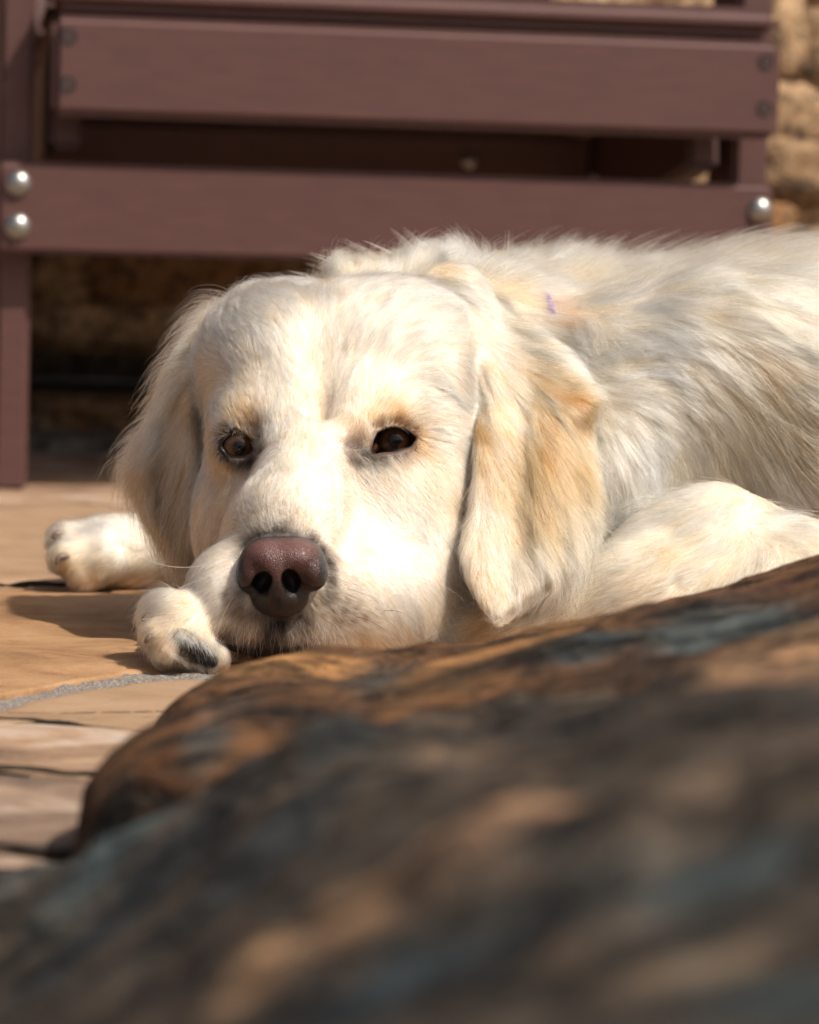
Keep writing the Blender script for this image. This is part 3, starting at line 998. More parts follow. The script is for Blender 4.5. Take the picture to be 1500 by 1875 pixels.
# ------------------------------------------------------------------ dog: body mesh and its parts
def mat_skin():
    n = NT('dog_skin')
    at = n.n('ShaderNodeAttribute', attribute_name='coat')
    n.bsdf(at.outputs['Color'], 0.8, None, spec=0.2)
    return n.m
dog = fast_mesh('dog', V, Q, mat_skin())
tag(dog, 'cream golden retriever lying down with its chin resting on one forepaw', 'dog')

def mini(name, prims, h, mat, parent, pad=0.003, join=0.002):
    lo = np.min([p.lo for p in prims if not p.sub], 0) - pad; hi = np.max([p.hi for p in prims if not p.sub], 0) + pad
    dims = np.ceil((hi - lo) / h).astype(int) + 1
    ax = [lo[a] + h * np.arange(dims[a], dtype=np.float32) for a in range(3)]
    g_ = np.stack(np.meshgrid(*ax, indexing='ij'), -1)
    f = np.full(tuple(dims), 1.0, np.float32)
    for p in prims:
        d = p.d(g_).astype(np.float32)
        f = smax(f, -d, p.k) if p.sub else smin(f, d, p.k)
    v, q = surface_net(f, lo, h)
    return fast_mesh(name, v, q, mat, parent), v

def mat_nose():
    n = NT('nose_leather')
    v = n.coords()
    tc = n.n('ShaderNodeTexCoord')
    sx = n.n('ShaderNodeSeparateXYZ'); n.l(tc.outputs['Object'], sx.inputs[0])
    vor = n.n('ShaderNodeTexVoronoi', feature='DISTANCE_TO_EDGE'); vor.inputs['Scale'].default_value = 950
    wv = n.n('ShaderNodeTexNoise'); wv.inputs['Scale'].default_value = 300
    n.l(v, wv.inputs['Vector'])
    mxv = n.n('ShaderNodeMix', data_type='VECTOR'); mxv.inputs[0].default_value = 0.0012
    n.l(v, mxv.inputs[4]); n.l(wv.outputs['Color'], mxv.inputs[5])
    n.l(mxv.outputs[1], vor.inputs['Vector'])
    cell = n.ramp(vor.outputs['Distance'], [(0.0, (0, 0, 0)), (0.10, (.35, .35, .35)), (0.45, (1, 1, 1))])
    big = n.noise(v, 110, 5, 0.65, 0.5)
    fine = n.noise(v, 420, 4, 0.7)
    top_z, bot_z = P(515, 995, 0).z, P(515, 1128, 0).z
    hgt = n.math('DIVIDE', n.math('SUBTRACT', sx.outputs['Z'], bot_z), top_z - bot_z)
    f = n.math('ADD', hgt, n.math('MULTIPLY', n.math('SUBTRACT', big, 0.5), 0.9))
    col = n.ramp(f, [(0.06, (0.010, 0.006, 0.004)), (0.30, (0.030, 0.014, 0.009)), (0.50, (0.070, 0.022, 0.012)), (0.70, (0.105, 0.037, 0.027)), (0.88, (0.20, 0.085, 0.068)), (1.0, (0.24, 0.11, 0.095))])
    col = n.mix(n.math('MULTIPLY', n.math('SUBTRACT', 1.0, cell), 0.45), col, (0.035, 0.015, 0.013))
    col = n.mix(n.ramp(fine, [(0.60, (0, 0, 0)), (0.80, (.3, .3, .3))]), col, (0.20, 0.09, 0.08))
    # rim of dark skin all round
    cx = P(515, 1050, 0).x
    rx = n.math('ABSOLUTE', n.math('DIVIDE', n.math('SUBTRACT', sx.outputs['X'], cx), 0.0200))
    rim = n.math('ADD', rx, n.math('MULTIPLY', n.math('SUBTRACT', fine, 0.5), 0.2))
    col = n.mix(n.ramp(rim, [(0.80, (0, 0, 0)), (0.93, (1, 1, 1))]), col, (0.02, 0.017, 0.018))
    col = n.mix(n.n('ShaderNodeAttribute', attribute_name='inner').outputs['Fac'], col, (0.006, 0.004, 0.004))  # nostrils and slits blackened in the colour for the shade inside them
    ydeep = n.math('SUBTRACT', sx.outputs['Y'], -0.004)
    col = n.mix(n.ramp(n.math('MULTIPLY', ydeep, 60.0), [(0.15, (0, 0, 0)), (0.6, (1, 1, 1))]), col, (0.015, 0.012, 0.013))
    h = n.math('ADD', cell, n.math('MULTIPLY', big, 0.4))
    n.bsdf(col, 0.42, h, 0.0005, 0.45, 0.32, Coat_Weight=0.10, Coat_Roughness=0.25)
    return n.m
NY = -.0035
nose_prims = [
    E(516, 1036, .012 + NY, (.0190, .0155, .0122), (0, 0, 0), .004),
    E(490, 1024, .010 + NY, (.0115, .0150, .0095), (0, 0, 0), .005),
    E(545, 1022, .010 + NY, (.0115, .0150, .0095), (0, 0, 0), .005),
    E(512, 1092, .010 + NY, (.0135, .0120, .0098), (0, 0, 0), .005),
    E(460, 1052, .008 + NY, (.0070, .0115, .0088), (0, 0, 0), .003),
    E(573, 1048, .008 + NY, (.0070, .0115, .0088), (0, 0, 0), .003),
    E(506, 1062, .000 + NY, (.0060, .0060, .0110), (0, 0, 0), .004),
    E(478, 1070, -.005 + NY, (.0043, .0100, .0062), (0, 32, 0), .0012, True),
    E(534, 1068, -.005 + NY, (.0043, .0100, .0064), (0, -22, 0), .0012, True),
    K((478, 1084, -.004 + NY), (436, 1086, .004 + NY), .0034, .0024, .001, True),
    K((537, 1083, -.004 + NY), (596, 1083, .004 + NY), .0036, .0024, .001, True),
    K((504, 1072, -.0085 + NY), (508, 1100, -.006 + NY), .0009, .0010, .0008, True),
    K((508, 1100, -.0045 + NY), (509, 1135, .001 + NY), .0011, .0014, .0008, True),
]
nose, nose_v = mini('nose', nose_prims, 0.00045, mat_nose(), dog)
nd_ = np.full(len(nose_v), 1.0, np.float32)
for p_, lim in [(q, .0007) for q in nose_prims if q.sub]:
    nd_ = np.minimum(nd_, p_.d(nose_v) / lim)
inner_ = np.clip(1.35 - nd_, 0, 1)
ca_ = nose.data.color_attributes.new('inner', 'FLOAT_COLOR', 'POINT')
ca_.data.foreach_set('color', np.stack([inner_, inner_, inner_, np.ones_like(inner_)], 1).astype(np.float32).ravel())

# eyes
def mat_eye():
    n = NT('brown_eye')
    tc = n.n('ShaderNodeTexCoord')
    sx = n.n('ShaderNodeSeparateXYZ'); n.l(tc.outputs['Object'], sx.inputs[0])
    r = n.math('SQRT', n.math('ADD', n.math('POWER', sx.outputs['X'], 2.0), n.math('POWER', sx.outputs['Z'], 2.0)))
    r = n.math('DIVIDE', r, EYE_RAD)
    ns = n.noise(n.coords((1, 1, 1)), 500, 4, 0.7)
    rr = n.math('ADD', r, n.math('MULTIPLY', n.math('SUBTRACT', ns, 0.5), 0.07))
    col = n.ramp(rr, [(0.0, (0.002, 0.002, 0.003)), (0.235, (0.002, 0.002, 0.003)), (0.29, (0.05, 0.022, 0.010)), (0.42, (0.12, 0.054, 0.023)), (0.60, (0.06, 0.027, 0.013)), (0.66, (0.010, 0.006, 0.004)), (0.74, (0.17, 0.075, 0.04)), (0.95, (0.24, 0.14, 0.09))])
    n.bsdf(col, 0.04, None, spec=0.5)
    return n.m
M_EYE = mat_eye()
n_ = NT('eyelid_rim'); n_.bsdf((0.018, 0.011, 0.009), 0.35, None, spec=0.5); M_RIM = n_.m
n_ = NT('eye_corner'); n_.bsdf((0.26, 0.085, 0.040), 0.3, None, spec=0.5, Coat_Weight=0.5, Coat_Roughness=0.1); M_CORN = n_.m
def catmull(pts, k=6, closed=True):
    out = []
    n = len(pts)
    for i in range(n if closed else n - 1):
        p0, p1, p2, p3 = [Vector(pts[(i + j) % n]) if closed else Vector(pts[min(max(i + j, 0), n - 1)]) for j in (-1, 0, 1, 2)]
        for s in range(k):
            t = s / k
            out.append(0.5 * ((2 * p1) + (p2 - p0) * t + (2 * p0 - 5 * p1 + 4 * p2 - p3) * t * t + (3 * p1 - p0 - 3 * p2 + p3) * t ** 3))
    if not closed: out.append(Vector(pts[-1]))
    return out
def tube(name, path, rad, mat, parent, seg=8, closed=False):
    n = len(path)
    vs, fs = [], []
    for i, p in enumerate(path):
        a = path[(i - 1) % n] if closed or i > 0 else p
        b = path[(i + 1) % n] if closed or i < n - 1 else p
        t = (b - a).normalized()
        u = t.cross(Vector((0.1, 1, 0.05))).normalized(); w = t.cross(u)
        r = rad(i / max(1, n - 1)) if callable(rad) else rad
        for s in range(seg):
            an = 2 * math.pi * s / seg
            vs.append(p + u * (r * math.cos(an)) + w * (r * math.sin(an)))
    for i in range(n if closed else n - 1):
        j = (i + 1) % n
        for s in range(seg):
            fs.append((i * seg + s, i * seg + (s + 1) % seg, j * seg + (s + 1) % seg, j * seg + s))
    if not closed:
        fs.append(tuple(range(seg))[::-1]); fs.append(tuple((n - 1) * seg + s for s in range(seg)))
    return new_mesh(name, vs, fs, mat, parent)
for eye, alm, gaze in ((EYE_L, ALM_L, (0.04, 0.11)), (EYE_R, ALM_R, (0.06, 0.03))):
    bm = bmesh.new()
    bmesh.ops.create_uvsphere(bm, u_segments=48, v_segments=32, radius=EYE_RAD)
    bmesh.ops.rotate(bm, matrix=Matrix.Rotation(math.radians(90), 3, 'X'), verts=bm.verts, cent=(0, 0, 0))
    for v_ in bm.verts:      # the cornea bulges a little
        r_ = math.hypot(v_.co.x, v_.co.z) / EYE_RAD
        if v_.co.y < 0 and r_ < 0.66:
            v_.co.y -= 0.0018 * (1 - (r_ / 0.66) ** 2)
    e_ = from_bm('eye', bm, M_EYE, dog, True)
    e_.location = tuple(eye)
    e_.rotation_euler = (gaze[1], 0, gaze[0])
    cy_ = eye[1] - .009
    path = []
    for q in catmull([(P(px, py, cy_).x, 0, P(px, py, cy_).z) for px, py in alm], 6):
        dx, dz = q.x - eye[0], q.z - eye[2]
        rr = (EYE_RAD + .0007) ** 2 - dx * dx - dz * dz
        path.append(Vector((q.x, eye[1] - math.sqrt(max(rr, 1e-6)), q.z)))
    tube('eyelid', path, 0.00120, M_RIM, e_, 8, True)
    e_.children[0].location = -Vector(eye)
    e_.children[0].matrix_parent_inverse = e_.matrix_basis.inverted() @ Matrix.Translation(Vector(eye)) if False else Matrix.Identity(4)
    # undo the eye's own turn so that the lid keeps its place
    e_.children[0].matrix_local = (Matrix.Translation(eye) @ Euler(e_.rotation_euler).to_matrix().to_4x4()).inverted()
c_ = EYE_R
mini('eye_corner', [Ell(P(685, 820, .0900), (.0022, .0018, .0028), (0, 20, 0), .001)], .0004, M_CORN, dog, .001)

# claws and pads of the near paw
n_ = NT('claw_horn'); n_.bsdf((0.13, 0.075, 0.045), 0.35, None, spec=0.5); M_CLAW = n_.m
def mat_pad():
    n = NT('paw_pad')
    v = n.coords()
    a = n.noise(v, 600, 4, 0.7); b = n.noise(v, 90, 4, 0.6)
    col = n.ramp(b, [(0.3, (0.008, 0.006, 0.005)), (0.6, (0.022, 0.016, 0.013)), (0.8, (0.05, 0.036, 0.029))])
    n.bsdf(col, 0.75, n.math('ADD', a, b), 0.0006, 0.9, 0.3)
    return n.m
M_PAD = mat_pad()
def claw(a, m, b, r0):
    pts = catmull([P(*a), P(*m), P(*b)], 6, False)
    tube('claw', pts, lambda t: r0 * (1 - 0.55 * t) if t < .85 else r0 * (0.53 - 1.8 * (t - .85)), M_CLAW, dog, 10)
claw((290, 1134, .006), (272, 1128, .002), (260, 1137, .000), .0024)
claw((286, 1166, -.006), (274, 1166, -.010), (266, 1178, -.011), .0018)
claw((120, 978, .320), (104, 978, .316), (97, 988, .314), .0024)
claw((124, 1018, .303), (108, 1022, .300), (103, 1034, .298), .0022)
mini('paw_pad', [E(342, 1180, -.0035, (.0105, .0075, .0066), (0, 40, 0), .004), E(368, 1198, -.001, (.0090, .0075, .0056), (0, 32, 0), .004)], .0007, M_PAD, dog, .002)
# ------------------------------------------------------------------ coat: every hair grown along hand-set combing strokes
bvh = BVHTree.FromPolygons([tuple(v) for v in V.tolist()], Q.tolist())
GN = ['head', 'ear_r', 'ear_l', 'body', 'leg_n', 'leg_f']
def labels(p):
    L = []
    for k in GN:
        o0, o1, f = G[k]
        q = (p - LO) / HG
        ins = ((q >= o0) & (q <= o1 - 1)).all(1)
        d = np.full(len(p), BIG, np.float32)
        if ins.any():
            d[ins] = sample(f, o0, p[ins])
        L.append(d - (0.0012 if k in ('ear_r', 'ear_l') else 0))
    return np.argmin(np.stack(L, 1), 1)
def hit(px, py):
    d = sight(px, py)
    h = bvh.ray_cast(CAM_LOC, d, 6.0)
    return h[0], h[1]
# strokes: group: (px, py, dx, dy, length mm, lift)
ST = {
'head': [
 (515, 965, 0.1, -1, 4, .3), (470, 985, -.6, -.8, 4, .3), (565, 985, .6, -.8, 4, .3), (520, 900, .1, -1, 6, .25), (560, 830, .1, -1, 7, .2), (580, 740, .0, -1, 9, .15), (590, 640, 0, -1, 12, .15), (600, 550, 0, -1, 14, .2), (610, 512, .1, -1, 15, .25),
 (520, 700, -.35, -.95, 10, .15), (480, 640, -.5, -.85, 13, .15), (430, 620, -.75, -.65, 15, .2), (470, 560, -.6, -.8, 16, .3), (540, 525, -.3, -.95, 15, .3), (700, 515, .5, -.8, 15, .25), (760, 540, .7, -.6, 16, .2),
 (640, 700, .35, -.95, 10, .15), (690, 630, .5, -.85, 13, .15), (770, 620, .8, -.5, 14, .15), (820, 690, .7, .5, 16, .15), (700, 560, .4, -.9, 14, .15),
 (630, 800, .35, -.9, 7, .3), (655, 810, .2, -.95, 6, .4), (660, 760, .1, -1, 8, .3), (700, 750, .3, -.95, 8, .3), (745, 755, .7, -.7, 9, .2), (790, 790, .8, .3, 11, .15), (800, 740, .8, .1, 12, .15),
 (480, 800, -.25, -.95, 6, .35), (475, 760, -.1, -1, 7, .35), (440, 745, -.5, -.85, 8, .25), (405, 765, -.8, -.4, 9, .2), (385, 820, -.6, .8, 10, .15), (390, 720, -.85, .3, 13, .2),
 (640, 840, .2, .9, 5, .3), (680, 850, .3, .95, 6, .3), (720, 850, .4, .9, 7, .2), (760, 850, .6, .8, 8, .15), (800, 880, .5, .85, 10, .15), (480, 850, -.2, .9, 5, .3), (440, 860, -.4, .9, 6, .2), (405, 870, -.5, .85, 8, .15),
 (600, 870, .5, -.6, 7, .2), (610, 930, .8, -.2, 7, .15), (660, 940, .8, .5, 8, .15), (720, 950, .7, .7, 9, .15), (790, 970, .4, .9, 11, .15), (820, 1050, .2, 1, 13, .15), (760, 1040, .6, .8, 10, .15), (700, 1030, .8, .55, 8, .15),
 (620, 1010, .9, .2, 5, .2), (615, 1060, .95, .25, 5, .25), (640, 1100, .9, .5, 7, .2), (600, 1120, .7, .7, 6, .3), (680, 1130, .8, .6, 9, .2), (760, 1130, .6, .8, 12, .2), (650, 1180, .6, .8, 10, .25), (720, 1180, .6, .8, 12, .25), (790, 1150, .5, .9, 14, .2),
 (560, 1140, .3, .95, 9, .5), (510, 1150, 0, 1, 9, .5), (460, 1140, -.3, .95, 8, .4), (430, 1120, -.6, .8, 7, .3), (500, 1180, 0, 1, 9, .5), (440, 1170, -.4, .9, 8, .35), (560, 1180, .3, .95, 9, .4),
 (425, 1060, -.9, .3, 5, .2), (410, 1020, -.8, .1, 6, .2), (385, 1050, -.8, .5, 8, .2), (370, 1100, -.7, .7, 9, .2), (390, 1150, -.5, .85, 8, .25),
 (460, 940, -.5, -.5, 6, .2), (430, 980, -.8, -.1, 6, .15), (440, 900, -.7, .5, 7, .15), (410, 940, -.5, .85, 8, .15), (400, 1000, -.5, .85, 8, .15), (500, 860, -.3, -.7, 6, .2),
],
'ear_r': [
 (835, 580, .5, .8, 22, .2), (880, 570, .75, .65, 24, .2), (960, 620, .85, .5, 24, .15), (860, 650, .3, .95, 22, .12), (905, 660, .5, .85, 22, .12), (1020, 670, .8, .6, 22, .15), (1070, 715, .97, .2, 16, .25), (1085, 735, .95, .1, 14, .25),
 (870, 740, .1, 1, 20, .12), (930, 740, .35, .93, 20, .12), (1000, 750, .4, .9, 20, .12), (1060, 780, .1, 1, 20, .15), (870, 830, -.02, 1, 20, .12), (930, 840, .12, 1, 20, .12), (1000, 850, .1, 1, 24, .18), (1070, 860, -.05, 1, 32, .28),
 (858, 920, -.12, 1, 16, .12), (910, 940, .1, 1, 18, .12), (980, 950, .15, 1, 26, .2), (1050, 940, -.05, 1, 38, .3), (848, 1000, -.02, 1, 14, .15), (900, 1020, .2, 1, 15, .15), (960, 1010, .25, .95, 22, .25), (1000, 1000, .15, 1, 34, .32), (870, 1060, .35, .95, 14, .15), (910, 1080, .1, 1, 16, .2), (940, 1060, -.2, 1, 16, .2),
],
'ear_l': [
 (395, 620, -.7, .5, 22, .35), (370, 650, -.7, .7, 24, .35), (340, 690, -.65, .75, 26, .35), (370, 720, -.4, .9, 24, .25), (300, 760, -.6, .8, 28, .3), (345, 780, -.35, .95, 26, .2), (265, 820, -.6, .8, 28, .3), (300, 850, -.35, .95, 26, .2), (240, 860, -.5, .85, 26, .3), (270, 900, .1, 1, 26, .25),
 (360, 850, -.1, 1, 26, .15), (300, 940, .2, 1, 28, .2), (350, 940, .05, 1, 26, .15), (375, 920, .05, 1, 22, .15), (320, 1000, .25, 1, 26, .2), (360, 1010, .0, 1, 24, .15), (345, 1045, .0, 1, 18, .2),
],
'body': [
 (610, 480, -.5, -.7, 18, .5), (680, 460, -.2, -.8, 20, .4), (750, 450, .1, -.8, 20, .35), (800, 455, .5, -.6, 20, .3), (830, 490, .8, .4, 26, .25), (850, 520, .6, .8, 26, .25), (900, 560, .8, .6, 26, .2), (700, 490, .2, -.6, 18, .3), (900, 500, .9, .35, 30, .2),
 (860, 440, -.2, -1, 22, .8), (900, 430, -.1, -1, 26, .98), (940, 430, .1, -1, 26, .98), (980, 430, .2, -1, 28, .98), (1020, 430, .35, -1, 28, .95), (1060, 435, .6, -.8, 30, .8), (1100, 450, .9, -.3, 34, .35), (950, 470, .1, -.9, 26, .6),
 (980, 510, .6, .6, 26, .3), (1040, 540, .5, .85, 20, .3), (1060, 600, .5, .85, 26, .2), (1000, 560, .8, .5, 22, .25), (1110, 520, .9, .4, 32, .15), (1200, 480, 1, .05, 36, .12), (1350, 470, 1, .03, 40, .12), (1470, 465, 1, .05, 40, .12),
 (1150, 590, .8, .5, 32, .15), (1250, 560, .95, .25, 36, .15), (1400, 530, 1, .1, 40, .12), (1480, 540, 1, .15, 40, .12), (1110, 680, .85, -.1, 26, .2), (1160, 700, .9, .3, 28, .2), (1210, 740, .6, .85, 30, .18),
 (1300, 620, .8, .6, 34, .15), (1330, 580, .8, .1, 26, .3), (1380, 600, .85, .4, 34, .2), (1450, 620, .9, .4, 38, .15), (1280, 700, .5, .9, 34, .15), (1370, 700, .6, .8, 36, .15), (1460, 720, .75, .65, 38, .15),
 (1140, 780, .4, .9, 30, .25), (1220, 820, .0, 1, 34, .2), (1160, 880, -.25, 1, 36, .25), (1120, 850, -.05, 1, 34, .2), (1100, 940, -.2, 1, 38, .25), (1080, 980, .0, 1, 38, .25), (1290, 800, .2, 1, 32, .15), (1380, 810, .5, .9, 34, .15), (1470, 830, .6, .8, 36, .15), (1200, 900, -.3, .95, 34, .2), (1490, 900, .5, .9, 34, .15),
],
'leg_n': [
 (1250, 930, -.6, .5, 14, .2), (1330, 920, -.3, .3, 14, .2), (1420, 960, .6, .2, 14, .2), (1300, 1000, -.7, .6, 13, .2), (1400, 1030, -.3, .8, 12, .2), (1480, 1020, .5, .5, 14, .2), (1220, 1010, -.6, .9, 14, .45), (1180, 1060, -.9, .5, 13, .2), (1250, 1060, -.8, .6, 13, .2),
 (1100, 1040, -.85, .5, 14, .2), (1020, 1060, -.85, .5, 14, .2), (1000, 1110, -.9, .45, 13, .2), (920, 1130, -.9, .4, 13, .2), (850, 1160, -.9, .3, 14, .2), (1100, 1100, -.9, .5, 13, .2),
 (380, 1130, -.8, .6, 18, .3), (350, 1105, -.9, .4, 22, .35), (310, 1110, -.95, .3, 16, .4), (340, 1140, -.6, .8, 17, .4), (300, 1150, -.8, .5, 10, .35), (350, 1165, .1, 1, 13, .4), (310, 1180, -.3, .9, 9, .35), (375, 1175, .5, .9, 13, .4), (330, 1200, .3, .9, 7, .3), (380, 1170, .1, 1, 10, .3),
],
'leg_f': [
 (290, 990, -.95, .15, 16, .2), (220, 975, -1, .05, 16, .2), (150, 975, -.95, .1, 15, .3), (110, 990, -.9, .3, 12, .3), (250, 1030, -.9, .4, 14, .2), (180, 1030, -.85, .5, 12, .25), (140, 1045, -.5, .85, 10, .3), (230, 1060, -.8, .5, 12, .2), (300, 1060, -.8, .5, 12, .2),
]}
GP, GD, GA = {}, {}, {}
for gi, k in enumerate(GN):
    pos, dr, at = [], [], []
    for px, py, dx, dy, L, lift in ST[k]:
        h, nn = hit(px, py)
        oy = py
        while (h is None or h.y > 0.75) and py < oy + 90:
            py += 6
            h, nn = hit(px, py)
        if h is None or h.y > 0.75: continue
        d = P(px + dx * 20, py + dy * 20, h.y) - P(px, py, h.y)
        d = d.normalized()
        pos.append(h); dr.append(d); at.append((L * .001 * (.85 if k == 'head' else 1), lift))
    GP[k] = A([tuple(p) for p in pos]); GD[k] = A([tuple(p) for p in dr]); GA[k] = A(at)
# strokes where the camera does not reach
def extra(k, items):
    for p, d, L, lift in items:
        GP[k] = np.concatenate([GP[k], A([p])]); GD[k] = np.concatenate([GD[k], A([Vector(d).normalized().to_tuple()])]); GA[k] = np.concatenate([GA[k], A([(L * .001, lift)])])
extra('body', [((.42, .30, .20), (1, 0, 0), 38, .12), ((.42, .22, .12), (1, 0, -.4), 38, .15), ((.42, .42, .14), (1, 0, -.5), 38, .15), ((.60, .37, .19), (1, .05, -.1), 36, .15), ((.72, .38, .13), (1, 0, -.5), 34, .15), ((.55, .20, .08), (.2, -.1, -1), 30, .15), ((.20, .41, .12), (1, .1, -.6), 36, .15), ((.86, .30, .03), (.8, -.6, -.2), 40, .3), ((.6, .17, .02), (-1, 0, -.1), 14, .15), ((.05, .38, .10), (.6, .3, -.8), 34, .2)])
extra('head', [((-.04, .24, .12), (0, .9, -.2), 16, .2), ((.03, .24, .12), (.3, .9, -.2), 16, .2)])

def tex(p, f, seed):
    """cheap smooth pseudo-noise from crossed sines"""
    r = np.random.default_rng(seed)
    o = np.zeros(len(p))
    for i in range(5):
        w = r.normal(size=3); w *= f * (0.6 + 0.4 * i) / np.linalg.norm(w)
        o += np.sin(p @ w + r.uniform(0, 6.28)) / 5 * 1.6
    return o
def interp(k, p):
    gp, gd, ga = GP[k], GD[k], GA[k]
    D = np.zeros((len(p), 3), np.float32); T = np.zeros((len(p), 2), np.float32)
    for s in range(0, len(p), 60000):
        q = p[s:s + 60000]
        d2 = ((q[:, None, :] - gp[None]) ** 2).sum(-1)
        w = 1 / (d2 + 0.004 ** 2) ** 1.8
        w /= w.sum(1, keepdims=True)
        D[s:s + 60000] = w @ gd; T[s:s + 60000] = w @ ga
    return D, T

